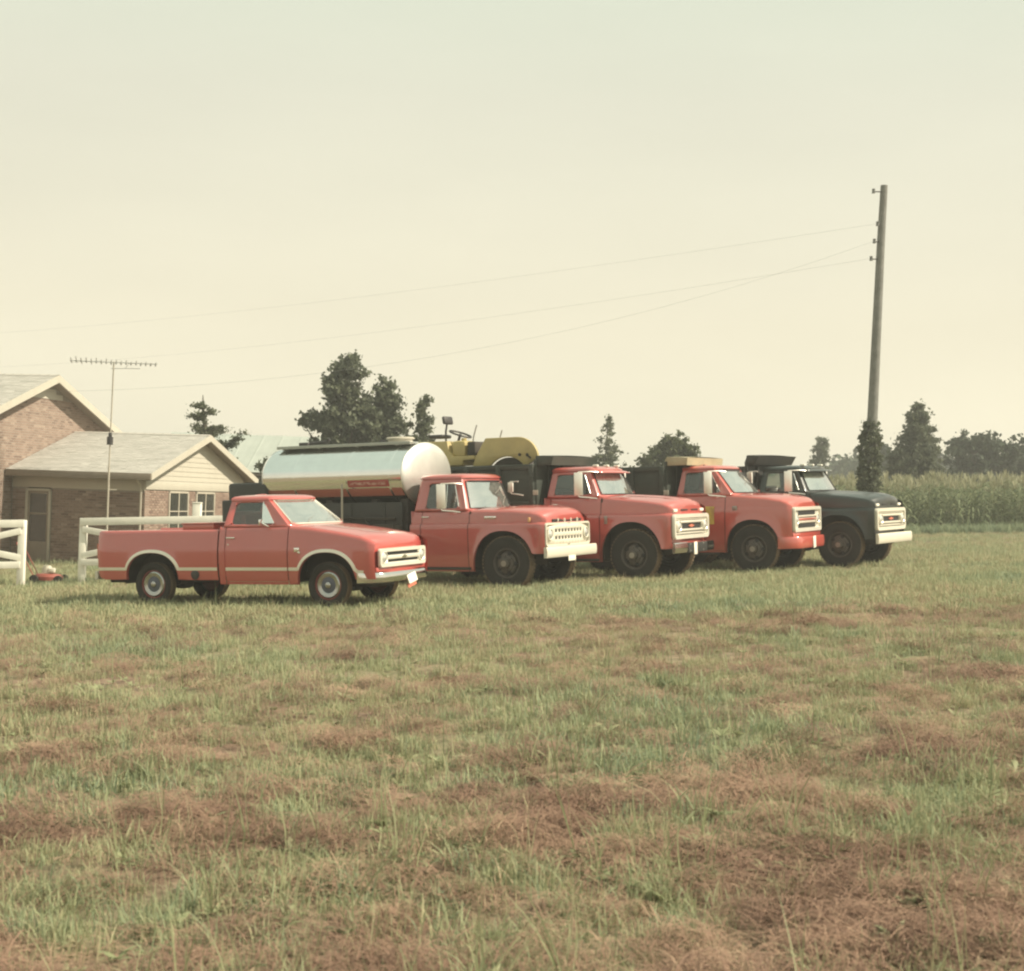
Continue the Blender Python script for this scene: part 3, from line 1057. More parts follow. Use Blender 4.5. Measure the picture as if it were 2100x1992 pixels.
    for s in (-1, 1):
        mb = MB()
        mid = around(ba, TZ, 0, 0)
        ribbon(mb, [(x, TZ) for x in np.linspace(-4.46, mid[0][0] - .02, 8)] + mid + [(x, TZ) for x in np.linspace(mid[-1][0] + .02, gapx - .02, 8)], byf, s, .055)
        mid = around(arch, TZ, 0, 0)
        ribbon(mb, [(x, TZ) for x in np.linspace(p['door_f'] + .012, mid[0][0] - .01, 3)] + mid + [(mid[-1][0] + .05, .575), (.70, .57)], yf, s, .055)
        ribbon(mb, [(x, TZ) for x in np.linspace(p['door_r'] + .01, p['door_f'] - .01, 8)], yf, s, .055)
        part('trim_strip', mb, M['cream_metal'], root)
    # filler cap, fender badge, key lock
    mb = MB()
    mb.lathe([(.001, -.012), (.055, -.012), (.07, -.004), (.085, .0)], 24)
    part('filler_cap', mb, M['dark_metal'], root, loc=(-2.47, -byf(-2.47, .53) - .004, .53))
    for s in (-1, 1):
        mb = MB(); mb.box((-.50, s * (yf(-.50, .93) + .006), .93), (.10, .014, .07), .006); mb.box((-.46, s * (yf(-.46, .88) + .006), .885), (.05, .012, .03), .004)
        part('fender_badge', mb, M['chrome'], root)
    mb = MB(); mb.box((-1.81, -yf(-1.81, 1.02) - .004, 1.02), (.025, .01, .025), .004); part('lock_button', mb, M['chrome'], root)
    # side mirror
    mb = MB()
    mb.box((-1.12, -1.03, 1.38), (.03, .14, .10), .012); mb.tube([(-1.04, -.93, 1.30), (-1.07, -.98, 1.33), (-1.11, -1.02, 1.36)], .01, 6)
    part('mirror', mb, M['chrome'], root)
    # grille
    x = .868
    mb = MB(); frame_ring(mb, -.80, .80, .635, .93, .055, x, .05, .05)
    gr = part('grille', mb, M['cream_metal'], root)
    mb = MB(); mb.box((x + .004, 0, .78), (.02, 1.5, .22)); part('grille_recess', mb, M['dark_slot'], gr)
    for s in (-1, 1):
        mb = MB(); mb.box((x + .012, s * .655, .78), (.03, .20, .215), .01)
        part('bezel', mb, M['cream_metal'], gr)
    mb = MB(); mb.box((x + .03, 0, .785), (.05, 1.12, .068), .02); mb.box((x + .02, 0, .69), (.04, 1.12, .035), .012); mb.box((x + .02, 0, .88), (.04, 1.12, .018), .006)
    part('grille_bar', mb, M['cream_metal'], gr)
    mb = MB(); bowtie(mb, x + .055, 0, .785, .16, .05); part('emblem', mb, M['chrome'], gr)
    for s in (-1, 1): headlight(root, s * .655, .785, x + .025, .082)
    mb = MB()
    mb.box((.85, 0, .60), (.04, 1.72, .07), .015)
    part('valance', mb, paint, root)
    beam_bumper(root, .975, -1.0, 1.0, .40, .555, M['chrome'], wrap=.28, crown=.05)
    mb = MB()
    Mx = Matrix.Rotation(R_(10), 3, 'X') @ Matrix.Rotation(R_(-14), 3, 'Y')
    mb.box((1.0, .12, .43), (.012, .30, .15), .004, Mx)
    lp = part('licence_plate', mb, M['plate_white'], root)
    mb = MB(); mb.box((.985, .135, .325), (.012, .30, .07), .004, Mx); part('plate_tag', mb, M['plate_red'], lp)
    # wipers
    for y in (-.45, .15):
        mb = MB(); mb.tube([(-.58, y, 1.37), (-.66, y + .18, 1.43), (-.73, y + .42, 1.47)], .007, 5)
        part('wiper', mb, M['chrome'], root)
    # wheels
    for x, sp in ((0.0, .3), (-3.38, 1.1)):
        add_wheel(root, WM_PICK, x, -.80, .36, False, sp)
        add_wheel(root, WM_PICK, x, .80, .36, True, sp)
    chassis(root, -4.3, .8, .5, .78, (0, -3.38), .36, False)
    mb = MB(); mb.box((-3.9, .1, .45), (.7, .6, .2), .05); mb.tube([(-2.2, -.5, .42), (-4.5, -.55, .4)], .035, 8); part('fuel_tank', mb, M['chassis'], root)
    # antenna-like rod is on the tanker, see there
    bx = empty('toolbox', label='long red metal toolbox lying across the pickup bed behind its cab', cat='toolbox',
               M=root.matrix_world @ Matrix.Translation((-2.50, 0, 1.262)))
    mb = MB(); mb.box((0, 0, .05), (.62, 1.62, .09), .012); part('body', mb, M['red_orange'], bx)
    mb = MB(); mb.box((0, 0, .108), (.65, 1.66, .024), .008); part('lid', mb, M['red_orange'], bx)
    return root


# ------------------------------------------------------------------ medium trucks
def cab_lights(root, x, z, mt, label=None):
    mb = MB()
    for y in (-.5, 0, .5):
        mb.box((x, y, z), (.12, .08, .045), .018)
    part('clearance_light', mb, mt, root)


def dump_body(root, xf, xr, zfl, ztop, hw, mt, canopy, canopy_mt):
    """open steel tipping body. canopy: (x_front, z_low, z_high, slope)"""
    b = empty('dump_body'); b.parent = root
    for s in (-1, 1):
        mb = MB()
        mb.box(((xf + xr) / 2, s * hw, (zfl + ztop) / 2), (xf - xr, .05, ztop - zfl), .008)
        mb.box(((xf + xr) / 2, s * (hw + .03), ztop - .05), (xf - xr, .10, .10), .012)
        mb.box(((xf + xr) / 2, s * (hw + .03), zfl + .05), (xf - xr, .10, .12), .012)
        sp = part('side_wall', mb, mt, b)
        mb = MB()
        for k in range(5):
            x = lerp(xf - .06, xr + .06, k / 4)
            mb.box((x, s * (hw + .045), (zfl + ztop) / 2), (.10, .09, ztop - zfl - .02), .012)
        part('stake_rib', mb, mt, sp)
    mb = MB(); mb.box((xf, 0, (zfl + ztop) / 2 + .05), (.06, 2 * hw, ztop - zfl + .1), .008)
    for y in (-.6, 0, .6): mb.box((xf + .05, y, (zfl + ztop) / 2), (.08, .09, ztop - zfl), .01)
    part('head_board', mb, mt, b)
    mb = MB(); mb.box((xr, 0, (zfl + ztop) / 2), (.06, 2 * hw, ztop - zfl), .008); part('tail_gate', mb, mt, b)
    mb = MB(); mb.box(((xf + xr) / 2, 0, zfl), (xf - xr, 2 * hw, .08)); 
    for x in np.linspace(xf - .3, xr + .3, 7): mb.box((x, 0, zfl - .1), (.08, 2 * hw, .14), .01)
    part('floor', mb, mt, b)
    x1, zl, zh, sl = canopy
    mb = MB()
    for s in (-1, 1):
        mb.prism([(xf - .05, zl), (x1 - sl, zl), (x1, zh - .03), (x1, zh), (xf + .02, zh + .02), (xf - .05, zl + .06)], s * (hw - .06) - .02, s * (hw - .06) + .02, .006)
    P = []
    for x, z in ((xf - .02, zh - .02), (xf + .02, zh + .02), (lerp(xf, x1, .6), zh + .012), (x1, zh)):
        P.append([Vector((x, y, z + .02 * (1 - (y / hw) ** 2))) for y in np.linspace(-(hw - .05), hw - .05, 7)])
    mb.grid(P)
    mb.prism([(x1 - sl - .02, zl + .0), (x1 - sl + .02, zl), (x1 + .02, zh), (x1 - .02, zh)], -(hw - .05), hw - .05)
    part('cab_guard', mb, canopy_mt, b)
    mb = MB()
    mb.prism([(xf - .1, zfl - .16), (xf - .1, .95), (xf - .5, .95), (xr + .8, zfl - .35), (xr + .5, zfl - .16)], -.42, .42, .01)
    part('hoist_frame', mb, M['chassis'], b)
    mb = MB(); mb.box((xf + .02, -(hw + .08), zfl + .28), (.16, .012, .10), .004)
    part('data_plate', mb, M['trim_board'], b)
    return b


def truck_common(root, rear_ax, xr, paint, z_fr=.85):
    for x, sp in ((0.0, .3),):
        add_wheel(root, WM_TRUCK, x, -.85, .5, False, .4)
        add_wheel(root, WM_TRUCK, x, .85, .5, True, .9)
    for y, lf in ((-.95, False), (-.69, True), (.95, True), (.69, False)):
        add_wheel(root, WM_TRUCK, rear_ax, y, .5, lf, .7)
    chassis(root, xr, .78, z_fr, .84, (0, rear_ax), .5, True)
    for s in (-1, 1):
        mb = MB(); mb.box((-1.3, s * .86, .40), (1.1, .26, .05), .012); part('step', mb, M['chassis'], root)
    mb = MB()
    mb.tube([(-1.75, -.78, .62), (-.95, -.78, .62)], .2, 16)
    part('fuel_tank', mb, M['chassis'], root)


def front_64(root, paint, x, frame_mt, dark):
    """wide one-piece grille with headlights at its ends"""
    mb = MB(); frame_ring(mb, -.90, .90, .80, 1.29, .075, x, .07, .09)
    gr = part('grille', mb, frame_mt, root)
    mb = MB(); mb.box((x + .005, 0, 1.045), (.02, 1.7, .40)); part('grille_recess', mb, M['dark_slot'] if dark else M['bolt'], gr)
    mb = MB()
    mb.box((x + .035, 0, 1.135), (.06, 1.52, .05), .02)
    part('grille_bar', mb, frame_mt, gr)
    mb = MB(); mb.box((x + .035, 0, .975), (.06, 1.52, .045), .02)
    part('grille_bar', mb, frame_mt, gr)
    mb = MB(); mb.box((x + .03, 0, 1.20), (.03, 1.6, .05), .012); mb.box((x + .03, 0, .915), (.03, 1.6, .03), .01)
    part('grille_bar', mb, frame_mt, gr)
    mb = MB(); mb.box((x + .022, 0, 1.055), (.015, 1.02, .11)); part('grille_slot', mb, M['dark_slot'], gr)
    mb = MB(); bowtie(mb, x + .04, 0, 1.055, .27, .058); part('emblem', mb, M['plate_red'], gr)
    for s in (-1, 1):
        mb = MB(); mb.box((x + .03, s * .68, 1.055), (.05, .26, .215), .04)
        part('bezel', mb, frame_mt, gr)
    for s in (-1, 1): headlight(root, s * .68, 1.055, x + .055, .085)
    for s in (-1, 1):
        mb = MB(); mb.box((x - .02, s * .68, 1.365), (.06, .19, .06), .02); part('parking_light', mb, M['plate_white'], root)
    mb = MB()
    for s in (-1, 1): mb.box((x + .0, s * .26, 1.372), (.03, .34, .035), .008)
    part('bonnet_slot', mb, M['dark_slot'], root)


def build_tanker():
    root = empty('tank_truck', M=vehicle_matrix((0.889, 28.327, 0.020), 29.58),
                 label='red truck with white pierced grille carrying the shiny aluminium tank', cat='tank truck', group=GROUP_V)
    paint = M['red_truck']
    p = dict(prof=[(.30, .93), (.34, .945), (.6, .982), (1.0, .995), (1.19, .992), (1.232, .985), (1.262, .930), (1.4, .918), (1.5, .895)],
             levels=[.4, .48, .56, .62, .72, .84, .96, 1.06, 1.14, 1.19, 1.22, 1.235, 1.25, 1.262, 1.29, 1.35],
             arch=(-.03, .66, .34, .77), sill=.34, fbot=.68, nose=.82, w=.96,
             top=[(-2.2, 1.50), (-.9, 1.50), (-.6, 1.505), (.1, 1.495), (.5, 1.46), (.7, 1.41), (.82, 1.345)],
             door_f=-.80, door_r=-1.86, cab_b=-2.1, handle=(-1.77, 1.385), cowl=-.62, cowl_back=-.92, crown=(.05, .12), plan=.07, round=.05, flare=.035,
             lipdrop=.13, hq=3.0)
    yf, zt, zb = make_body(root, p, paint)
    g = dict(zB=1.50, zT=2.115, w=(.905, .745), A=(-.86, -1.04), wsc=(-.68, -.94), D0=(-1.02, -1.21), D1=(-1.80, -1.74), C=(-2.1, -2.05),
             zw=(1.545, 2.03), vent=.38, vent_slant=.75, crown=1.0)
    greenhouse(root, g, paint, 'ford')
    interior(root, -1.0, -1.62, 1.08, 1.50, .78, M['vinyl'])
    truck_common(root, -3.95, -6.5, paint)
    x = .80
    # white grille panel with two rows of punched holes
    mb = MB()
    rows_z = [.815, .93, .99, 1.065, 1.125, 1.235]
    ys = [-.92, -.58]
    for k in range(9):
        ys += [-.575 + k * .13 + .02, -.575 + k * .13 + .105]
    ys += [.60, .92]
    ys = sorted(set(round(v, 4) for v in ys))
    P = [[Vector((x + .045 - .06 * (abs(y) / .92) ** 4, y, z)) for y in ys] for z in rows_z]
    holes = lambda i, j: i in (1, 3) and abs((ys[j + 1] - ys[j]) - .085) < .002
    mb.grid(P, skip=holes)
    gr = part('grille', mb, M['white_paint'], root)
    md = gr.modifiers.new('thickness', 'SOLIDIFY'); md.thickness = .03; md.offset = -1
    mb = MB(); mb.box((x + .019, 0, 1.03), (.006, 1.3, .3)); part('grille_recess', mb, M['dark_slot'], gr)
    mb = MB(); frame_ring(mb, -.93, .93, .80, 1.245, .04, x - .01, .055, .07); part('grille_frame', mb, M['white_paint'], gr)
    for s in (-1, 1): headlight(root, s * .755, 1.03, x + .028, .085, 'white_paint')
    # slot with the four letters
    mb = MB(); mb.box((x + .006, 0, 1.285), (.03, 1.20, .052), .006); sl = part('bonnet_slot', mb, M['dark_slot'], root)
    for ch, y in zip('FORD', (.40, .13, -.14, -.41)):
        cu = bpy.data.curves.new('letter', 'FONT'); cu.body = ch; cu.size = .085; cu.extrude = .006; cu.align_x = 'CENTER'; cu.align_y = 'CENTER'; cu.offset = .004
        to = bpy.data.objects.new('tmp', cu); COL.objects.link(to)
        dg = bpy.context.evaluated_depsgraph_get()
        me = bpy.data.meshes.new_from_object(to.evaluated_get(dg))
        bpy.data.objects.remove(to)
        me.materials.clear(); me.materials.append(M['white_paint'])
        lo = bpy.data.objects.new('letter', me); COL.objects.link(lo); lo.parent = sl
        # text faces +Z with +X to the right: turn it to face +X, reading left to right for someone in front
        lo.matrix_local = Matrix(((0, 0, 1, x + .026), (1, 0, 0, -y), (0, 1, 0, 1.285), (0, 0, 0, 1)))
    beam_bumper(root, .915, -1.06, 1.06, .60, .80, M['white_paint'], thick=.06)
    mb = MB(); mb.box((.915, -.02, .565), (.012, .30, .10), .004); part('licence_plate', mb, M['plate_white'], root)
    for s in (-1, 1):
        mb = MB(); mb.box((-.34, s * (yf(-.34, 1.36) + .006), 1.36), (.26, .016, .055), .012); mb.box((-.30, s * (yf(-.30, 1.36) + .012), 1.36), (.12, .012, .035), .008)
        part('fender_badge', mb, M['chrome'], root)
        mb = MB(); mb.box((.50, s * (yf(.50, 1.31) + .02), 1.31), (.05, .04, .09), .015); part('turn_signal', mb, M['amber'], root)
    west_mirror(root, -1.33, .93, 1.54, 2.01, -1, 'mirror_steel', .14)
    west_mirror(root, -.96, .93, 1.84, 2.04, 1, 'mirror_steel', .10)
    for y in (-.4, .12):
        mb = MB(); mb.tube([(-.74, y, 1.57), (-.80, y + .14, 1.62), (-.84, y + .4, 1.66)], .008, 5)
        part('wiper', mb, M['chrome'], root)
    # ---- tank
    tk = empty('tank'); tk.parent = root
    A, B, zc = .93, .645, 2.225
    n = 64

    def ell(x, k=1.0):
        return [Vector((x, A * k * math.cos(a), zc + B * k * math.sin(a))) for a in np.linspace(0, 2 * math.pi, n + 1)[:-1]]
    xr, xf = -5.72, -2.33
    mb = MB(); mb.grid([ell(x) for x in np.linspace(xr, xf, 14)], cv=True); part('shell', mb, M['aluminium'], tk, ang=60)
    for x0, sg, nm in ((xf, 1, 'front_head'), (xr, -1, 'rear_head')):
        mb = MB(); mb.grid([ell(x0), ell(x0 + sg * .015, 1.012), ell(x0 + sg * .03, 1.0), ell(x0 + sg * .06, .95), ell(x0 + sg * .10, .75), ell(x0 + sg * .125, .45), ell(x0 + sg * .135, .15), ell(x0 + sg * .136, .001)], cv=True)
        part(nm, mb, M['alu_head'], tk, ang=60)
    for x in (-4.95, -3.66, -2.62):
        mb = MB(); mb.grid([ell(x - .025, 1.0), ell(x - .02, 1.007), ell(x + .02, 1.007), ell(x + .025, 1.0)], cv=True); part('band', mb, M['aluminium'], tk)
    for nm, a0, a1, mt in (('red_reflection', -.68, -.40, M['reflection_red']), ('dark_reflection', -math.pi + .72, -.72, M['dump_black'])):  # reflections on the lower shell, painted as a red and a black strip
        mb = MB(); mb.grid([[Vector((x, A * 1.004 * math.cos(a), zc + B * 1.004 * math.sin(a))) for a in np.linspace(-math.pi - a1, -math.pi - a0, 7)] if nm == 'red_reflection' else
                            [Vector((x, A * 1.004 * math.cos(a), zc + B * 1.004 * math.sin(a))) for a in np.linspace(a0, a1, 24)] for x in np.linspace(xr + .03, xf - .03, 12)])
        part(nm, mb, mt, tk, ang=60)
    # walkway rail along the top
    mb = MB()
    zt_ = zc + B
    mb.box((-4.0, -.36, zt_ + .0), (3.3, .30, .02), .004)
    for x in (-5.5, -4.6, -3.66, -2.7): mb.box((x, -.36, zt_ - .03), (.04, .3, .06), .004)
    mb.box((-4.0, -.52, zt_ - .01), (3.3, .02, .06), .004)
    part('walkway', mb, M['galv'], tk)
    mb = MB(); mb.tube([(-5.15, -.25, zt_ + .06), (-4.55, -.25, zt_ + .09), (-4.50, -.25, zt_ + .15)], .035, 8); mb.box((-5.1, -.25, zt_ + .05), (.24, .2, .09), .02)
    part('vent_pipe', mb, M['dark_metal'], tk)
    mb = MB(); mb.lathe([(.001, .11), (.26, .11), (.29, .09), (.29, .07), (.25, .06), (.25, -.04)], 28)
    mh = part('manhole', mb, M['trim_board'], tk, loc=(-2.92, 0, zt_ + .02), rot=(math.pi / 2, 0, 0))
    mb = MB(); mb.tube([(-.28, -.02, 0), (-.40, .05, 0), (-.48, .05, .03)], .02, 6); part('latch', mb, M['dark_metal'], mh)
    # sign on the side: red panel with faded pale lettering band
    mb = MB()
    P = []
    for x in np.linspace(-3.60, -2.62, 10):
        P.append([Vector((x, -A * math.cos(a) - .012, zc + B * math.sin(a))) for a in np.linspace(-.36, -.14, 5)])
    mb.grid(P); sg = part('side_sign', mb, M['sign_red'], tk)
    mb = MB()
    P = []
    for x in np.linspace(-3.55, -2.70, 10):
        P.append([Vector((x, -A * math.cos(a) - .016, zc + B * math.sin(a))) for a in np.linspace(-.29, -.20, 4)])
    mb.grid(P); part('faded_band', mb, M['sign_pale'], sg)
    for s in (-1, 1):
        mb = MB(); mb.box((-3.98, s * .80, 1.38), (3.2, .03, .62), .01)
        for x in (-5.2, -4.4, -3.6, -2.8): mb.box((x, s * .825, 1.38), (.05, .03, .60), .006)
        part('dark_infill', mb, M['dump_black'], tk)  # dark panels added to close the see-through gap below the tank
    # rod, underparts
    mb = MB(); mb.tube([(-3.68, -1.0, 2.07), (-3.68, -1.02, 1.0)], .022, 8); part('standpipe', mb, M['trim_board'], tk)
    mb = MB()
    for x in (-5.3, -4.2, -3.1, -2.4):
        mb.prism([(x - .08, 1.0), (x + .08, 1.0), (x + .08, 1.75), (x - .08, 1.75)], -.72, .72, .01)
    part('saddle', mb, M['chassis'], tk)
    mb = MB()
    mb.box((-4.0, -.9, 1.18), (3.3, .06, .12), .01); mb.box((-4.0, .9, 1.18), (3.3, .06, .12), .01)
    mb.box((-2.75, -.82, 1.05), (.5, .3, .42), .03); mb.box((-3.2, -.86, .92), (.22, .24, .3), .03)
    mb.tube([(-5.5, -.88, 1.42), (-2.5, -.88, 1.36)], .03, 8); mb.tube([(-3.2, -.9, 1.36), (-3.0, -.92, 1.05), (-2.7, -.9, .9)], .03, 8)
    mb.tube([(-4.9, -.9, 1.5), (-4.5, -.92, 1.1)], .03, 8)
    part('spray_gear', mb, M['chassis'], tk)
    mb = MB(); mb.box((-6.15, 0, 1.72), (1.0, 1.86, .86), .06); mb.box((-6.62, 0, 1.3), (.3, 2.0, 1.0), .04); mb.box((-6.15, 0, 1.05), (1.1, 1.7, .5), .03)
    part('rear_box', mb, M['dump_black'], tk)
    mb = MB()
    for s in (-1, 1):
        mb.grid([[Vector((-3.95 + .62 * math.cos(a), s * y, .5 + .62 * math.sin(a))) for y in (.66, 1.06)] for a in np.linspace(.1, math.pi - .1, 14)])
    part('mudguard', mb, M['chassis'], tk)
    return root


def build_chev_64(name, O, ang, paint, label, frame_mt, dark, dump, canopy, canopy_mt, dump_mt):
    root = empty(name, M=vehicle_matrix(O, ang), label=label, cat='dump truck', group=GROUP_V)
    p = dict(prof=[(.28, .92), (.33, .935), (.6, .982), (1.0, 1.0), (1.24, .997), (1.282, .988), (1.318, .922), (1.5, .906), (1.66, .886)],
             levels=[.4, .5, .6, .66, .74, .86, 1.0, 1.1, 1.18, 1.24, 1.27, 1.285, 1.30, 1.318, 1.36, 1.44, 1.52],
             arch=(-.03, .67, .34, .82), sill=.36, fbot=.62, nose=.80, w=.95,
             top=[(-2.1, 1.66), (-.75, 1.66), (-.4, 1.625), (.2, 1.565), (.6, 1.505), (.72, 1.47), (.80, 1.43)],
             door_f=-.72, door_r=-1.86, cab_b=-2.0, handle=(-1.77, 1.52), cowl=-.50, cowl_back=-.82, crown=(.05, .11), plan=.07, round=.05, flare=.04,
             lipdrop=.13, hq=2.6, ridge=.30)
    yf, zt, zb = make_body(root, p, paint)
    g = dict(zB=1.655, zT=2.195, w=(.895, .745), A=(-.76, -1.02), wsc=(-.58, -.92), D0=(-.93, -1.16), D1=(-1.80, -1.74), C=(-2.0, -1.95),
             zw=(1.715, 2.13), vent=.30, vent_slant=.6, crown=.95, over=.03)
    greenhouse(root, g, paint, 'chev')
    interior(root, -.86, -1.52, 1.22, 1.66, .76, M['vinyl'])
    truck_common(root, -3.6, -5.2, paint)
    front_64(root, paint, .79, frame_mt, dark)
    for s in (-1, 1):
        mb = MB(); mb.box((-.58, s * (yf(-.58, 1.18) + .006), 1.20), (.07, .014, .16), .012); part('fender_badge', mb, M['bolt'], root)
    west_mirror(root, -1.14, .90, 1.70, 2.16, -1, 'mirror_steel', .16)
    west_mirror(root, -1.14, .90, 1.70, 2.16, 1, 'mirror_steel', .16)
    # sun visor over the windscreen
    mb = MB()
    P = []
    for a, b in ((0, 0), (.12, -.02), (.22, -.06)):
        P.append([Vector((-.93 + a - .10 * abs(k) ** 2.4, k * .74, 2.215 + b)) for k in np.linspace(-1, 1, 13)])
    mb.grid(P); v = part('sun_visor', mb, paint, root)
    md = v.modifiers.new('t', 'SOLIDIFY'); md.thickness = .012
    cab_lights(root, -1.02, 2.30, M['plate_white'])
    dump_body(root, *dump, dump_mt, canopy, canopy_mt)
    return root, yf


def build_truck_64_red():
    root, yf = build_chev_64('dump_truck', (3.434, 29.822, 0.205), 30.08, M['red_truck'],
                             'red dump truck with dark green body carrying the yellow roller', M['cream_metal'], False,
                             (-2.1, -5.3, 1.50, 2.36, 1.1), (-1.72, 2.33, 2.51, .05), M['dump_green'], M['dump_green'])
    b = beam_bumper(root, .90, -1.02, -.36, .53, .735, M['chrome'], thick=.05)
    beam_bumper(root, .90, .62, 1.02, .53, .735, M['chrome'], thick=.05)
    mb = MB(); mb.box((.895, .13, .62), (.05, .98, .20), .012)
    bl = part('bumper_plate', mb, M['dump_black'], root)
    mb = MB()
    for y in (-.28, .40):
        for z in (.56, .69): mb.disc((.922, y, z), .018, 'x', 8, .004, .008)
    part('bolt', mb, M['bolt'], bl)
    mb = MB(); mb.box((.935, -.04, .605), (.012, .16, .25), .004); part('licence_plate', mb, M['plate_white'], root)
    return root


def build_truck_64_black():
    root, yf = build_chev_64('dump_truck', (8.397, 33.278, 0.475), 35.08, M['black_paint'],
                             'black dump truck with white grille and white bumper, last in the row', M['white_paint'], False,
                             (-2.15, -5.3, 1.45, 2.30, 1.1), (-1.86, 2.33, 2.53, .12), M['dump_black'], M['dump_black'])
    beam_bumper(root, .93, -1.06, 1.06, .52, .74, M['white_paint'], thick=.06)
    return root


def build_truck_67():
    root = empty('dump_truck', M=vehicle_matrix((6.162, 31.822, 0.355), 30.08),
                 label='red dump truck with a yellow door sign and a tan cab guard', cat='dump truck', group=GROUP_V)
    paint = M['red_orange']
    p = dict(prof=[(.36, .93), (.42, .945), (.6, .978), (.9, .998), (1.15, 1.0), (1.32, .99), (1.37, .972), (1.5, .95), (1.64, .92)],
             levels=[.5, .58, .66, .74, .86, 1.0, 1.1, 1.18, 1.25, 1.31, 1.34, 1.37, 1.42, 1.5],
             arch=(0.0, .60, .42, .70), sill=.42, fbot=.66, nose=.84, w=.955,
             top=[(-1.9, 1.645), (-.5, 1.645), (-.2, 1.625), (.3, 1.575), (.6, 1.52), (.75, 1.47), (.84, 1.42)],
             door_f=-.62, door_r=-1.62, cab_b=-1.80, handle=(-1.52, 1.46), cowl=-.28, cowl_back=-.56, crown=(.05, .115), plan=.07, round=.05, flare=.05,
             lipdrop=.10)
    yf, zt, zb = make_body(root, p, paint)
    g = dict(zB=1.64, zT=2.215, w=(.91, .75), A=(-.46, -.93), wsc=(-.30, -.83), D0=(-.70, -1.05), D1=(-1.60, -1.57), C=(-1.80, -1.71),
             zw=(1.695, 2.155), vent=.34, vent_slant=.25, crown=.85)
    greenhouse(root, g, paint, 'chev')
    interior(root, -.62, -1.3, 1.2, 1.64, .78, M['vinyl'])
    truck_common(root, -3.4, -5.0, paint)
    x = .822
    mb = MB(); frame_ring(mb, -.90, .90, .84, 1.365, .07, x, .07, .06); gr = part('grille', mb, M['cream_metal'], root)
    mb = MB(); mb.box((x + .01, 0, 1.10), (.03, 1.72, .42)); part('grille_recess', mb, M['cream_metal'], gr)
    for z in (1.235, .965):
        mb = MB(); mb.box((x + .022, 0, z), (.02, 1.16, .095), .012); part('grille_slot', mb, M['dark_slot'], gr)
    mb = MB(); mb.box((x + .036, 0, 1.10), (.04, 1.24, .04), .014); part('grille_bar', mb, paint, gr)
    mb = MB(); mb.box((x + .035, 0, 1.165), (.05, 1.3, .02), .008); mb.box((x + .035, 0, 1.04), (.05, 1.3, .02), .008); part('grille_bar', mb, M['cream_metal'], gr)
    for s in (-1, 1): headlight(root, s * .71, 1.10, x + .03, .085)
    mb = MB(); mb.box((.83, 0, .78), (.06, 1.84, .13), .03); part('valance', mb, paint, root)
    beam_bumper(root, 1.0, -1.08, 1.08, .50, .745, paint, wrap=.30, crown=.05, thick=.08)
    mb = MB(); mb.box((1.02, -.02, .615), (.012, .17, .25), .004, Matrix.Rotation(R_(5), 3, 'X')); part('licence_plate', mb, M['plate_white'], root)
    for s in (-1, 1):
        mb = MB(); mb.box((-.40, s * (yf(-.40, 1.36) + .006), 1.36), (.11, .014, .10), .02); part('fender_badge', mb, M['bolt'], root)
    # yellow sign on the door
    mb = MB()
    P = [[Vector((x_, -yf(x_, z) - .006, z)) for z in np.linspace(1.03, 1.41, 6)] for x_ in np.linspace(-1.28, -.86, 6)]
    mb.grid(P); part('door_sign', mb, M['sign_yellow'], root)
    west_mirror(root, -.96, .91, 1.68, 2.15, -1, 'mirror_steel', .16)
    west_mirror(root, -.80, .91, 1.68, 2.15, 1, 'mirror_steel', .16)
    dump_body(root, -1.92, -4.9, 1.45, 2.30, 1.1, M['dump_green'], (-1.44, 2.31, 2.475, .02), M['dump_tan'])
    return root


def blotch_mat(name, a, b, scale, lo, hi, stretch=(1, 1, 1)):
    m, t, p = newmat(name)
    n = t.nodes.new; l = t.links.new
    tcn = n('ShaderNodeTexCoord'); mpn = n('ShaderNodeMapping'); mpn.inputs['Scale'].default_value = stretch
    ns = n('ShaderNodeTexNoise'); ns.inputs['Scale'].default_value = scale; ns.inputs['Detail'].default_value = 4
    l(tcn.outputs['Object'], mpn.inputs[0]); l(mpn.outputs[0], ns.inputs['Vector'])
    r = n('ShaderNodeValToRGB'); r.color_ramp.elements[0].position = lo; r.color_ramp.elements[1].position = hi
    r.color_ramp.elements[0].color = (*a, 1); r.color_ramp.elements[1].color = (*b, 1)
    l(ns.outputs[0], r.inputs[0]); l(r.outputs[0], p.inputs['Base Color']); p.inputs['Roughness'].default_value = .6
    return m


M['sign_red'] = blotch_mat('faded_red_sign', (.34, .055, .05), (.42, .10, .08), 5, .4, .7)
M['sign_pale'] = blotch_mat('faded_lettering', (.34, .07, .06), (.62, .42, .36), 14, .38, .62, (1, 1, 2))
M['sign_yellow'] = blotch_mat('faded_yellow_sign', (.42, .25, .07), (.62, .46, .08), 5, .36, .56)


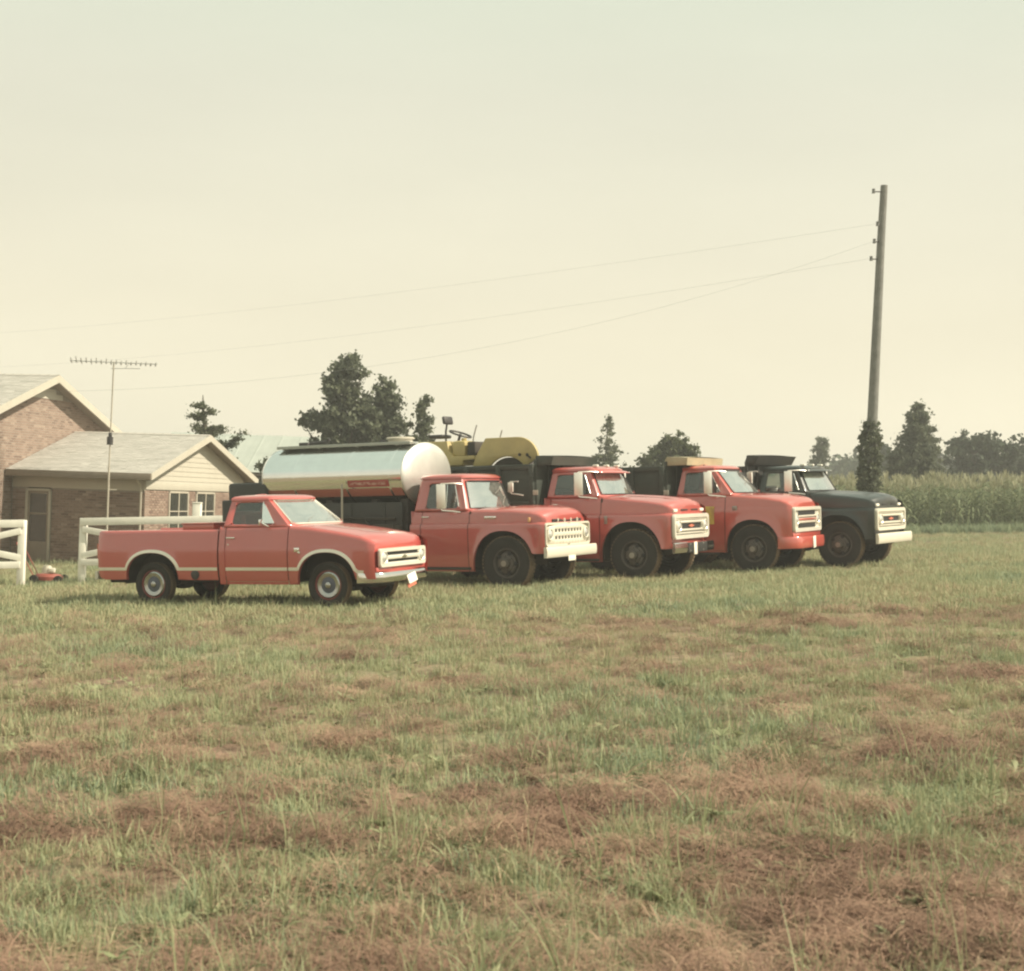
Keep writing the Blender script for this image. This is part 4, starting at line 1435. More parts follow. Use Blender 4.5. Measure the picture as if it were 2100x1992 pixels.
# ------------------------------------------------------------------ the roller riding in the dump body
def build_roller(truck):
    root = empty('road_roller', label='yellow tandem road roller sitting in the dark green dump body', cat='road roller',
                 M=truck.matrix_world @ Matrix.Translation((0, 0, 0)))
    cx, cz, dr = -3.03, 2.035, .50
    # front hood over the drum
    arc = [(cx + (dr + .015) * math.cos(a), cz + (dr + .015) * math.sin(a)) for a in np.linspace(R_(38), R_(139), 16)]
    nose = [(-2.78 + .50 * math.sin(a), 2.50 + .455 * math.cos(a)) for a in np.linspace(0, R_(92), 9)]
    poly = [(-3.86, 2.36), (-3.80, 2.55), (-3.54, 2.955)] + nose + [(-2.40, 2.44), (-2.56, 2.35)] + arc
    mb = MB(); mb.prism(poly, -.62, -.54, .02); part('side_plate', mb, M['yellow'], root, ang=30)
    mb = MB(); mb.prism([(-3.80, 2.60), (-3.52, 2.93), (-3.0, 2.93), (-2.92, 2.86), (-2.92, 2.60)], -.53, -.05, .03); part('hood', mb, M['yellow'], root, ang=30)
    mb = MB(); mb.tube([(cx, -.53, cz), (cx, .12, cz)], dr, 40); part('drum', mb, M['chassis'], root)
    mb = MB(); mb.tube([(-4.95, -.55, cz + .0), (-4.95, .12, cz)], dr, 40); part('drum', mb, M['chassis'], root)
    mb = MB()
    mb.prism([(-5.45, 2.30), (-5.40, 2.93), (-4.50, 2.93), (-4.46, 2.72), (-4.36, 2.60), (-3.82, 2.60), (-3.82, 2.52), (-4.12, 2.50), (-4.12, 2.40), (-4.5, 2.40), (-4.5, 2.2), (-5.4, 2.2)], -.60, .16, .015)
    part('frame', mb, M['yellow'], root)
    mb = MB(); mb.box((-4.25, -.30, 2.76), (.34, .50, .34), .06); mb.tube([(-4.25, -.30, 2.92), (-4.25, -.3, 2.99)], .06, 10); part('fuel_tank', mb, M['yellow'], root)
    mb = MB(); mb.box((-3.92, -.22, 2.75), (.20, .7, .30), .03); part('engine', mb, M['chassis'], root)
    mb = MB()
    for y in (-.28,): mb.tube([(-4.05, y, 2.85), (-4.02, y, 3.02), (-3.94, y, 3.26)], .013, 6)
    part('lever', mb, M['bolt'], root)
    mb = MB(); mb.tube([(-3.42, -.2, 2.94), (-3.40, -.2, 3.02), (-3.36, -.2, 3.13)], .012, 6); part('lever', mb, M['bolt'], root)
    # steering wheel
    mb = MB()
    c = Vector((-4.43, -.15, 3.09)); ax = Vector((.34, 0, .94)).normalized(); u = Vector((0, 1, 0)); v = ax.cross(u)
    mb.tube([c + (u * math.cos(a) + v * math.sin(a)) * .24 for a in np.linspace(0, 2 * math.pi, 29)[:-1]], .022, 6, closed=True)
    for a in (0.4, 2.5, 4.6): mb.tube([c - ax * .03, c + (u * math.cos(a) + v * math.sin(a)) * .24], .012, 5)
    mb.tube([c, c - ax * .35], .03, 8)
    part('steering_wheel', mb, M['dark_metal'], root)
    # seat on its post
    mb = MB()
    mb.tube([(-4.80, -.15, 2.93), (-4.80, -.15, 3.16), (-4.76, -.15, 3.36)], .022, 8)
    mb.box((-4.75, -.15, 3.40), (.08, .36, .18), .035, Matrix.Rotation(R_(-10), 3, 'Y'))
    mb.box((-4.95, -.15, 3.05), (.36, .40, .08), .03)
    part('seat', mb, M['dark_metal'], root)
    # hinge bolts on the hood flank
    mb = MB()
    for x, z in ((-2.71, 2.58), (-2.53, 2.57)): mb.disc((x, -.635, z), .035, 'y', 12, .002, .012)
    mb.box((-2.48, -.64, 2.53), (.10, .02, .035), .004, Matrix.Rotation(R_(40), 3, 'Y'))
    part('hinge_bolt', mb, M['chassis'], root)
    return root


pickup = build_pickup()
tanker = build_tanker()
truck_a = build_truck_64_red()
truck_b = build_truck_67()
truck_c = build_truck_64_black()
build_roller(truck_a)


# ------------------------------------------------------------------ the brick house
def set_tint(o, vals, name='tint'):
    at = o.data.attributes.new(name, 'FLOAT', 'FACE')
    at.data.foreach_set('value', np.asarray(vals, dtype=np.float32))


def bricks(name, parent, intervals, z0, z1, fn, seed=1):
    """bricks laid in running bond; intervals(z) lists the (u0, u1) stretches of wall; fn(u, z, d) -> point"""
    rg = random.Random(seed)
    verts, faces, tint = [], [], []
    bl, bh, mo = .203, .062, .012
    k = 0
    z = z0
    while z + bh <= z1 + .001:
        for (a, b) in intervals(z + bh / 2):
            u = a - (bl + mo) * (.5 if k % 2 else 0)
            u += -((a * 0) % 1)
            while u < b:
                ua, ub = max(u, a), min(u + bl, b)
                if ub - ua > .03:
                    d = .012 + rg.uniform(-.002, .003); e = .004
                    i = len(verts)
                    verts += [fn(ua, z, 0), fn(ub, z, 0), fn(ub, z + bh, 0), fn(ua, z + bh, 0),
                              fn(ua + e, z + e, d), fn(ub - e, z + e, d), fn(ub - e, z + bh - e, d), fn(ua + e, z + bh - e, d)]
                    faces += [(i + 4, i + 5, i + 6, i + 7), (i, i + 1, i + 5, i + 4), (i + 1, i + 2, i + 6, i + 5), (i + 2, i + 3, i + 7, i + 6), (i + 3, i, i + 4, i + 7)]
                    tint += [min(1, max(0, rg.gauss(.5, .24)))] * 5
                u += bl + mo
        z += bh + mo
        k += 1
    me = bpy.data.meshes.new(name); me.from_pydata(verts, [], faces); me.materials.append(M['brick'])
    o = bpy.data.objects.new(name, me); COL.objects.link(o); o.parent = parent
    set_tint(o, tint)
    o['kind'] = 'stuff'
    return o


def roof_slope(parent, x0, x1, ye, ze, yr, zr, seed=3, name='shingles'):
    rg = random.Random(seed)
    ln = math.hypot(yr - ye, zr - ze); n = int(ln / .14)
    dy, dz = (yr - ye) / n, (zr - ze) / n
    nrm = Vector((0, -(zr - ze) * (1 if yr > ye else -1), abs(yr - ye))).normalized()
    verts, faces, tint = [], [], []
    for k in range(n):
        ya, za = ye + dy * k, ze + dz * k
        x = x0 - rg.uniform(0, .3)
        while x < x1:
            xa, xb = max(x, x0), min(x + .305, x1)
            if xb - xa > .02:
                t = .010 + rg.uniform(-.002, .003)
                i = len(verts)
                A = Vector((xa + .003, ya, za)); B = Vector((xb - .003, ya, za)); d = Vector((0, dy * 1.04, dz * 1.04))
                verts += [A, B, A + nrm * t, B + nrm * t, A + d + nrm * .002, B + d + nrm * .002]
                faces += [(i, i + 1, i + 3, i + 2), (i + 2, i + 3, i + 5, i + 4)]
                tint += [min(1, max(0, rg.gauss(.5, .2)))] * 2
            x += .305
    me = bpy.data.meshes.new(name); me.from_pydata([tuple(v) for v in verts], [], faces); me.materials.append(M['shingle'])
    o = bpy.data.objects.new(name, me); COL.objects.link(o); o.parent = parent
    set_tint(o, tint); o['kind'] = 'stuff'
    return o


def ridge(h, x0, x1, y, z, sl):
    mb = MB()
    for a, b in zip(np.arange(x0, x1, .3), np.arange(x0, x1, .3) + .295):
        b = min(b, x1)
        P = [[Vector((x, y + q * .15, z + .016 + (.006 if x == b else 0) - abs(q) * .15 * sl)) for q in (-1, 0, 1)] for x in (a, b)]
        mb.grid(P)
    o = part('ridge_cap', mb, M['shingle_plain'], h); o['kind'] = 'stuff'


def build_house():
    X = Vector((.975, -.223, 0)).normalized(); Y = Vector((-X.y, X.x, 0))
    m = Matrix((X, Y, Vector((0, 0, 1)))).transposed().to_4x4(); m.translation = (-9.8, 42.0, -.72)
    h = empty('brick_house', M=m, label='low brick house with grey shingled roofs and cream gables behind the fence', cat='house')
    W = 4.2
    # --- wing walls (mortar cores)
    mb = MB()
    mb.box((-W / 2 - .0, .16, 1.36 - .4), (W + .0, .30, 2.72 + .8))
    part('front_wall', mb, M['mortar'], h)
    mb = MB()
    mb.box((-.16, 3.9, 1.36 - .4), (.30, 6.6 + .58, 3.52))
    mb.prism([(-.01, 0), (-.01, 0)] and [(0.31, 2.72), (7.2 - .0, 2.72), (3.6, 3.9)], -.31, -.02)
    ob = part('gable_wall', mb, M['mortar'], h)
    # prism was written in (y, z) pushed along x: swap axes
    for v in ob.data.vertices:
        if v.co.z >= 2.719 and abs(v.co.y) <= .32 and v.co.x > .2:
            v.co = Vector((v.co.y, v.co.x, v.co.z))
    dx0, dx1 = -3.74, -2.93
    bricks('front_bricks', h, lambda z: [(-W, dx0), (dx1, 0.0)] if z < 2.25 else [], -.5, 2.26, lambda u, z, d: (u, .008 - d, z), 1)
    wins = ((1.55, 2.92), (3.48, 4.9))

    def gi(z):
        if 1.12 < z < 2.30: return [(-.0, wins[0][0]), (wins[0][1], wins[1][0]), (wins[1][1], 7.2)]
        return [(0.0, 7.2)]
    bricks('gable_bricks', h, gi, -.5, 2.32, lambda u, z, d: (-.008 + d, u, z), 2)
    # frieze under the eave
    mb = MB(); mb.box((-W / 2, -.0, 2.46), (W, .05, .36), .004); part('frieze_board', mb, M['trim_board'], h)
    mb = MB(); mb.box((.006, 3.6, 2.46), (.05, 7.2, .26), .004); part('frieze_board', mb, M['cream_board'], h)
    # clapboards in the wing gable, one by one
    z = 2.60
    while z < 3.9:
        def ya(q): return max(0.0, (q + .135 - 2.78) / .32 - .4)
        hb = .155
        z1 = min(z + hb + .012, 3.9)
        if 7.2 - 2 * ya(z) > .2:
            mb = MB()
            a0, a1 = ya(z), min(ya(z1), 3.59)
            out_ = [(a0, 0), (7.2 - a0, 0), (7.2 - a1, z1 - z), (a1, z1 - z)]
            lo = [mb.bm.verts.new((0, y, q)) for y, q in out_]
            hi = [mb.bm.verts.new((.022 if q == 0 else .008, y, q)) for y, q in out_]
            mb.face(hi)
            for k in range(4): mb.face((lo[k], lo[(k + 1) % 4], hi[(k + 1) % 4], hi[k]))
            part('siding_board', mb, M['cream_board'], h, loc=(.004, 0, z))
        z += .15
    # roof of the wing
    sl = .32
    ye, ze, yr, zr = -.42, 2.78, 3.6, 2.78 + sl * 4.02
    for s in (1, -1):
        mb = MB()
        e = (ye if s > 0 else 7.2 - ye)
        pr = [(e, ze - .10), (e, ze - .02), (yr, zr - .02), (yr, zr - .12)]
        mb.prism(pr, -W, .36)
        o = part('roof_deck', mb, M['trim_board'], h)
        for v in o.data.vertices: v.co = Vector((v.co.y, v.co.x, v.co.z))
        roof_slope(h, -W, .38, e, ze, yr, zr, 5 + s)
        mb = MB(); mb.box((-W / 2 + .2, e - s * .02, ze - .09), (W + .36, .05, .19), .006); part('fascia', mb, M['grey_door'], h)
        mb = MB()
        P0 = Vector((.385, e, ze - .07)); P1 = Vector((.385, yr, zr - .07))
        q = [(e, ze - .19), (e, ze + .005), (yr, zr + .005), (yr, zr - .19)]
        mb.prism(q, .345, .395)
        o = part('rake_board', mb, M['cream_board'], h)
        for v in o.data.vertices: v.co = Vector((v.co.y, v.co.x, v.co.z))
        mb = MB()
        mb.prism([(e, ze - .12), (e, ze - .10), (yr, zr - .13), (yr, zr - .15)], .0, .345)
        o = part('soffit', mb, M['grey_door'], h)
        for v in o.data.vertices: v.co = Vector((v.co.y, v.co.x, v.co.z))
    ridge(h, -W, .38, yr, zr, .32)
    # front door
    mb = MB()
    for x in (dx0 + .035, dx1 - .035): mb.box((x, -.02, 1.1), (.07, .10, 2.3), .006)
    mb.box(((dx0 + dx1) / 2, -.02, 2.215), (dx1 - dx0, .10, .07), .006)
    fr = part('door_frame', mb, M['trim_board'], h)
    mb = MB(); mb.box(((dx0 + dx1) / 2, -.018, .32), (dx1 - dx0 - .15, .05, .78), .01)
    mb.box(((dx0 + dx1) / 2, -.018, 1.52), (dx1 - dx0 - .15, .05, .06), .006)
    mb.box(((dx0 + dx1) / 2, -.018, 2.14), (dx1 - dx0 - .15, .05, .08), .006)
    for x in (dx0 + .10, dx1 - .10): mb.box((x, -.018, 1.42), (.07, .05, 1.42), .006)
    part('door', mb, M['grey_door'], h)
    for a, b in ((.71, 1.49), (1.55, 2.10)):
        mb = MB(); mb.box(((dx0 + dx1) / 2, -.006, (a + b) / 2), (dx1 - dx0 - .28, .012, b - a)); part('door_pane', mb, M['house_glass'], fr)
    mb = MB(); mb.box(((dx0 + dx1) / 2, .004, 1.2), (dx1 - dx0 - .1, .006, 2.2)); part('dark_room', mb, M['dark_slot'], fr)
    # gutter pipe at the corner
    mb = MB(); mb.tube([(-.10, -.40, 2.62), (-.10, -.12, 2.45), (-.10, -.06, 2.3), (-.10, -.06, -.3)], .035, 8); part('downpipe', mb, M['trim_board'], h)
    # gable windows
    for a, b in wins:
        mb = MB()
        for y in (a + .03, b - .03): mb.box((.0, y, 1.72), (.08, .06, 1.16), .006)
        mb.box((.0, (a + b) / 2, 2.27), (.08, b - a, .06), .006); mb.box((.02, (a + b) / 2, 1.14), (.13, b - a + .06, .06), .006)
        n = 2
        wf = part('window', mb, M['trim_board'], h)
        mb = MB(); mb.box((.01, (a + b) / 2, 1.72), (.05, .05, 1.1)); mb.box((.01, (a + b) / 2, 1.70), (.045, b - a - .1, .03)); part('sash', mb, M['trim_board'], wf)
        for k in range(2):
            c = a + (b - a) * (k * 2 + 1) / 4
            mb = MB(); mb.box((.008, c, 1.71), (.006, (b - a) / 2 - .07, 1.08)); part('pane', mb, M['house_glass'], wf)
        for q in (.16, .80):
            mb = MB(); mb.box((.002, lerp(a, b, q), 1.71), (.004, (b - a) * .20, 1.06)); part('curtain', mb, M['curtain'], wf)
        mb = MB(); mb.box((-.003, (a + b) / 2, 1.71), (.006, b - a, 1.14)); part('dark_room', mb, M['dark_slot'], wf)
    # --- main block
    y0, y1, yrm, zrm, slm = -5.9, 9.3, 1.7, 5.69, .36
    def zroof(y): return zrm - slm * abs(y - yrm)
    mb = MB()
    mb.prism([(y0, -.5), (y0, zroof(y0) - .1), (yrm, zrm - .1), (y1, zroof(y1) - .1), (y1, -.5)], -14.0, -W - .02)
    o = part('main_wall', mb, M['mortar'], h)
    for v in o.data.vertices: v.co = Vector((v.co.y, v.co.x, v.co.z))

    def mi(z):
        r = (zrm - .12 - z) / slm
        a, b = max(y0, yrm - r), min(y1, yrm + r)
        lo = []
        # the wing hides the lower middle
        if z < 2.7: return [(a, -.02), (7.25, b)]
        w_ = (z + .04 - 2.78) / .32 - .42
        if w_ < 3.6: return [(a, w_), (7.2 - w_, b)]
        return [(a, b)]
    bricks('main_bricks', h, mi, -.5, 4.98, lambda u, z, d: (-W - .03 + d, u, z), 4)
    z = 4.98
    while z < 5.5:
        r = (zrm - .16 - z - .18) / slm
        if r > .1:
            mb = MB(); mb.prism([(0, 0), (.026, 0), (.010, .16), (0, .16)], yrm - r, yrm + r)
            part('siding_board', mb, M['cream_board'], h, loc=(-W - .022, 0, z))
        z += .15
    for s in (1, -1):
        ye_ = y0 - .45 if s > 0 else y1 + .45
        ze_ = zroof(ye_)
        mb = MB(); mb.prism([(ye_, ze_ - .10), (ye_, ze_ - .02), (yrm, zrm - .02), (yrm, zrm - .12)], -14.3, -W + .40)
        o = part('roof_deck', mb, M['trim_board'], h)
        for v in o.data.vertices: v.co = Vector((v.co.y, v.co.x, v.co.z))
        roof_slope(h, -14.3, -W + .42, ye_, ze_, yrm, zrm, 15 + s)
        mb = MB(); mb.prism([(ye_, ze_ - .22), (ye_, ze_ + .005), (yrm, zrm + .005), (yrm, zrm - .22)], -W + .385, -W + .435)
        o = part('rake_board', mb, M['cream_board'], h)
        for v in o.data.vertices: v.co = Vector((v.co.y, v.co.x, v.co.z))
        mb = MB(); mb.prism([(ye_, ze_ - .12), (ye_, ze_ - .10), (yrm, zrm - .13), (yrm, zrm - .15)], -W, -W + .385)
        o = part('soffit', mb, M['grey_door'], h)
        for v in o.data.vertices: v.co = Vector((v.co.y, v.co.x, v.co.z))
    ridge(h, -14.3, -W + .42, yrm, zrm, slm)
    return h


M['shingle_plain'] = mat('ridge_shingle', (.40, .37, .325), .95, var=.1, scale=8)
build_house()

# television mast beside the house
ant = empty('television_antenna', (-10.66, 41.25, gz(-10.66) - .2), label='tall television antenna on a pale mast in front of the grey shingled roof', cat='antenna')
ant.rotation_euler = (0, 0, R_(14.5))
mb = MB(); mb.tube([(0, 0, 0), (0, 0, 3.0)], .028, 8); mb.tube([(0, 0, 3.0), (.03, 0, 5.95)], .020, 8); part('mast', mb, M['trim_board'], ant)
mb = MB(); mb.tube([(0, 0, 3.62), (0, 0, 3.84)], .085, 12); mb.box((0, -.02, 3.9), (.10, .10, .12), .02); part('rotator', mb, M['dark_metal'], ant)
mb = MB(); mb.box((.10, .12, 2.36), (.26, .04, .03)); part('eave_bracket', mb, M['trim_board'], ant)
mb = MB(); mb.tube([(-1.15, .0, 5.92), (1.22, .0, 5.95)], .014, 6); mb.tube([(-.05, 0, 5.76), (.75, 0, 5.80)], .010, 6); mb.tube([(.35, 0, 5.79), (.45, 0, 5.93)], .008, 6); part('boom', mb, M['antenna_metal'], ant)
for k in range(18):
    x = -1.12 + k * .135
    ln = lerp(1.05, .45, k / 17) * (1.0 if k % 3 else .85)
    mb = MB(); mb.tube([(x, -ln, 5.925 + (k % 2) * .03), (x, 0, 5.925 + .012 * (k % 2)), (x, ln, 5.925 + (k % 2) * .03)], .013, 5); mb.box((x, 0, 5.915), (.045, .07, .06), .01)
    part('element', mb, M['antenna_metal'], ant)


# ------------------------------------------------------------------ fences
def build_fence(p0, dirx, npan, plen, label, first_post=True):
    z0 = gz(p0[0])
    f = empty('board_fence', (p0[0], p0[1], z0), label=label, cat='fence', group='white board fences by the house')
    d = Vector((dirx, 0, 0))
    for k in range(npan + 1):
        x = d.x * k * plen; zz = gz(p0[0] + x) - z0
        mb = MB(); mb.box((x, 0, zz + .62), (.15, .15, 1.62), .012); part('post', mb, M['fence_white'], f)
    def board(a, b, h):
        (xa, za), (xb, zb_) = a, b
        mb = MB()
        v = [(xa, za - h / 2), (xb, zb_ - h / 2), (xb, zb_ + h / 2), (xa, za + h / 2)]
        mb.prism(v, -.115, -.080, .005)
        return mb
    for k in range(npan):
        xa, xb = d.x * k * plen, d.x * (k + 1) * plen
        ga, gb = gz(p0[0] + xa) - z0, gz(p0[0] + xb) - z0
        part('rail', board((xa - .06 * dirx, ga + 1.36), (xb + .06 * dirx, gb + 1.36), .165), M['fence_white'], f)
        part('rail', board((xa, ga + .47), (xb, gb + .47), .145), M['fence_white'], f)
        m1 = board((xa, ga + 1.20), (xb, gb + .56), .14)
        part('brace', m1, M['fence_white'], f)
        m2 = board((xa, ga + .62), (xb, gb + 1.24), .14); 
        o = part('brace', m2, M['fence_white'], f); o.location.y = .036
    return f


build_fence((-8.86, 32.3), 1, 2, 3.2, 'white board fence with crossed braces running behind the red pickup')
build_fence((-9.98, 31.6), -1, 1, 3.0, 'white board fence end post left of the gate gap by the mower')

# white gate post standing between fence and house windows
gp = empty('gate_post', (-7.62, 38.6, gz(-7.62)), label='lone white post standing in front of the house gable window', cat='post')
mb = MB(); mb.box((0, 0, .85), (.22, .22, 1.75), .02); part('shaft', mb, M['fence_white'], gp)
mb = MB(); mb.box((.0, 0, 1.735), (.235, .235, .03), .01); part('cap', mb, M['fence_white'], gp)

# red mower behind the left post
mw = empty('lawn_mower', (-9.60, 32.35, gz(-9.6) + .03), label='small red lawn mower in the grass beside the left fence post', cat='lawn mower')
mb = MB()
mb.grid([[Vector((r * math.cos(a) * 1.25, r * math.sin(a), z)) for a in np.linspace(0, 2 * math.pi, 25)[:-1]] for r, z in ((.25, .06), (.255, .14), (.22, .19), (.10, .21), (.001, .21))], cv=True)
part('deck', mb, M['mower_red'], mw)
mb = MB(); mb.tube([(-.04, 0, .20), (-.04, 0, .34)], .11, 16); mb.box((.08, -.06, .28), (.14, .14, .10), .02); mb.tube([(-.04, 0, .34), (-.04, 0, .38)], .09, 16)
part('engine', mb, M['white_paint'], mw)
for x, y in ((-.26, -.24), (-.26, .24), (.27, -.24), (.27, .24)):
    mb = MB(); mb.tube([(x, y - .03, .09), (x, y + .03, .09)], .09, 16); part('wheel', mb, M['rubber'], mw)
mb = MB()
for y in (-.18, .18): mb.tube([(-.28, y, .14), (-.62, y, .75), (-.68, y, .85)], .012, 6)
mb.tube([(-.68, -.18, .85), (-.70, 0, .88), (-.68, .18, .85)], .014, 6)
part('push_bar', mb, M['mower_red'], mw)

# ------------------------------------------------------------------ barn with a sheet metal roof
bn = empty('barn', (-8.5, 62.0, gz(-8.5) - .1), label='long low barn with pale sheet metal roof behind the house and tank', cat='barn')
bz = 0
mb = MB(); mb.box((-1.0, 5.0, 1.4), (9.0, 9.4, 3.0)); part('wall', mb, M['barn_wall'], bn)
for s in (1, -1):
    for k in range(12):
        x = -6.0 + k * .85
        mb = MB()
        yE, zE, yR, zR = (-.1 if s > 0 else 10.1), 3.02, 5.0, 4.78
        P = []
        for t in (0, 1):
            row = []
            for q in range(9):
                xx = x + .85 * q / 8
                row.append(Vector((xx, lerp(yE, yR, t), lerp(zE, zR, t) + (.022 if q in (0, 8) else (.012 if q % 4 == 2 else 0)))))
            P.append(row)
        mb.grid(P); part('roof_sheet', mb, M['galv'], bn)
mb = MB(); mb.box((-.9, -.06, 2.94), (10.2, .05, .14)); part('fascia', mb, M['barn_wall'], bn)
for k in range(22):
    mb = MB(); mb.box((-5.3 + k * .41, .28, 1.4), (.39, .03, 3.0), .004); part('wall_board', mb, M['barn_wall'], bn)


# ------------------------------------------------------------------ trees
def mesh_np(name, V, F, tint, mats, smooth=False):
    me = bpy.data.meshes.new(name)
    nv, nf, k = len(V), len(F), F.shape[1]
    me.vertices.add(nv); me.vertices.foreach_set('co', V.astype(np.float32).ravel())
    me.loops.add(nf * k); me.loops.foreach_set('vertex_index', F.astype(np.int32).ravel())
    me.polygons.add(nf); me.polygons.foreach_set('loop_start', np.arange(0, nf * k, k, dtype=np.int32))
    me.update(calc_edges=True); me.validate()
    for m in (mats if isinstance(mats, list) else [mats]): me.materials.append(m)
    if tint is not None:
        at = me.attributes.new('tint', 'FLOAT', 'FACE'); at.data.foreach_set('value', np.asarray(tint, dtype=np.float32))
    return me


def leaf_cloud(centres, radii, counts, size, flat=0.0, seed=1, aspect=1.8):
    """leaf-sized quads scattered in gaussian clumps"""
    r = np.random.default_rng(seed)
    C_ = np.repeat(centres, counts, axis=0); Rr = np.repeat(radii, counts, axis=0)
    n = len(C_)
    d = r.normal(size=(n, 3)); d /= np.linalg.norm(d, axis=1)[:, None]
    rad = np.minimum(np.abs(r.normal(0, .58, n)), 1.3)
    P = C_ + d * rad[:, None] * Rr
    u = r.normal(size=(n, 3)); u[:, 2] *= (1 - flat); u /= np.linalg.norm(u, axis=1)[:, None]
    t = r.normal(size=(n, 3)); v = np.cross(u, t); v /= np.linalg.norm(v, axis=1)[:, None]
    s = size * r.uniform(.5, 1.25, n)[:, None]
    a = u * s * aspect * .5; b = v * s * .5
    V = np.stack([P - a, P + b - a * .1, P + a, P - b - a * .1], axis=1).reshape(-1, 3)
    F = np.arange(n * 4).reshape(n, 4)
    ct = np.repeat(r.normal(.5, .16, len(counts)), counts)
    tint = np.clip(ct + r.normal(0, .14, n), 0, 1)
    return V, F, tint


LEAF_DARK = leaf_mat('dark_oak_leaf', [(.078, .090, .064), (.100, .114, .074), (.126, .142, .09), (.155, .168, .105)], .36)
LEAF_CEDAR = leaf_mat('cedar_needles', [(.060, .068, .042), (.078, .088, .05), (.098, .108, .06), (.12, .126, .074)], .30)
LEAF_MID = leaf_mat('mid_green_leaf', [(.055, .066, .034), (.076, .090, .042), (.098, .114, .052), (.12, .132, .064)], .32)
LEAF_PALE = leaf_mat('pale_cedar_needles', [(.085, .098, .062), (.11, .122, .075), (.135, .147, .09), (.165, .172, .11)], .35)
LEAF_BLUE = leaf_mat('far_green_leaf', [(.040, .056, .036), (.052, .07, .042), (.064, .084, .05), (.078, .096, .056)], .25)


def limb(mb, a, b, r0, r1, wob=.06, n=5, rg=random):
    a, b = Vector(a), Vector(b)
    L_ = (b - a).length
    pts = [a.lerp(b, k / n) + (Vector((rg.uniform(-1, 1), rg.uniform(-1, 1), rg.uniform(-.5, .5))) * wob * L_ * (0 if k in (0, n) else 1)) for k in range(n + 1)]
    mb.tube(pts, [lerp(r0, r1, k / n) for k in range(n + 1)], 7)


def tree(name, x, y, lobes, leaf, trunk_r, label, nclump, per, size, seed, cat='tree', clump_r=.34, trunk_top=None, shell=.55):
    """lobes: (dx, dy, z_centre, rx, ry, rz) relative to the base; crown grown from clumps on and in the lobes"""
    rg = np.random.default_rng(seed); rr = random.Random(seed)
    z0 = gz(x) - .05
    t = empty(name, (x, y, z0), label=label, cat=cat, group='trees beyond the field')
    vol = np.array([l[3] * l[4] * l[5] for l in lobes]) ** (.75); vol /= vol.sum()
    cs_, rs_, ns_ = [], [], []
    for l, w_ in zip(lobes, vol):
        k = max(4, int(nclump * w_))
        d = rg.normal(size=(k, 3)); d /= np.linalg.norm(d, axis=1)[:, None]
        q = shell + (1 - shell) * rg.random(k)
        q *= rg.uniform(.78, 1.12, k)
        c = np.array(l[:3]) + d * q[:, None] * np.array(l[3:6])
        cs_.append(c)
    cen = np.concatenate(cs_); cen[:, 2] = np.maximum(cen[:, 2], .4)
    k = len(cen)
    rad = clump_r * rg.uniform(.6, 1.5, k)
    cnt = np.maximum(6, (per * (rad / clump_r) ** 1.6)).astype(int)
    V, F, ti = leaf_cloud(cen, np.stack([rad, rad, rad * .75], 1), cnt, size, seed=seed)
    me = mesh_np('crown', V, F, ti, leaf)
    o = bpy.data.objects.new('crown', me); COL.objects.link(o); o.parent = t
    mb = MB()
    tz = trunk_top or max(l[2] for l in lobes)
    limb(mb, (0, 0, 0), (rr.uniform(-.1, .1), 0, tz), trunk_r, trunk_r * .25, .02, 7, rr)
    for i in range(0, k, max(1, k // 26)):
        c = cen[i]
        limb(mb, (0, 0, max(.5, c[2] - .25 * tz - .3)), tuple(c), trunk_r * .28, trunk_r * .06, .06, 4, rr)
    part('trunk', mb, M['bark'], t)
    return t


def cone_lobes(h0, h1, r0, n=7, p=1.0):
    out_ = []
    for k in range(n):
        t = k / (n - 1)
        r = max(.12, r0 * (1 - t) ** p)
        out_.append((0, 0, lerp(h0, h1, t), r, r, (h1 - h0) / n * .75))
    return out_


G0 = lambda x: gz(x) - .05
# the big dark trees behind the tank
gx = G0(-5.8)
tree('dark_tree', -5.85, 60, [(-.1, 0, 3.4, 1.35, 1.2, 1.2), (-.05, 0, 5.1, 1.2, 1.1, 1.2), (.05, 0, 6.6, .78, .8, .95), (-.66, 0, 6.35, .5, .6, .7), (.05, 0, 7.35, .50, .5, .45),
                              (-1.3, 0, 5.0, .55, .5, .42), (.8, 0, 4.5, .9, .8, 1.2), (-.7, 0, 3.9, .95, .9, .8), (.75, 0, 5.5, .5, .5, .6)], LEAF_DARK, .22,
     'tallest dark broadleaf tree rising behind the aluminium tank', 380, 64, .12, 21, clump_r=.30, trunk_top=7.4, shell=.35)
tree('dark_tree', -4.45, 60.6, [(.05, 0, 6.3, .40, .4, .6), (.1, 0, 5.6, .68, .6, .75), (-.1, 0, 4.6, 1.05, .9, 1.0), (-.3, 0, 3.6, 1.3, 1.0, 1.0), (.55, 0, 4.75, .45, .4, .4)], LEAF_DARK, .16,
     'shorter dark tree with a pointed top joined to the tallest tree', 230, 60, .12, 22, clump_r=.28, trunk_top=6.5, shell=.35)
tree('young_tree', -2.62, 58, [(0, 0, 5.7, .16, .14, .3), (.03, 0, 5.2, .38, .34, .4), (.05, 0, 4.6, .62, .5, .5), (-.35, 0, 4.0, .75, .6, .5), (-.5, 0, 3.2, 1.1, .9, .8)], LEAF_DARK, .09,
     'small pointed dark tree just left of the yellow roller', 80, 52, .115, 23, clump_r=.24, trunk_top=5.6, shell=.3)
tree('bush', -8.2, 58.5, [(0, 0, 3.2, 1.0, .6, .45), (0, 0, 2.0, 1.2, .7, 1.0)], LEAF_DARK, .07, 'low dark bush showing just above the rear of the tank', 60, 36, .15, 24, cat='bush', clump_r=.26)


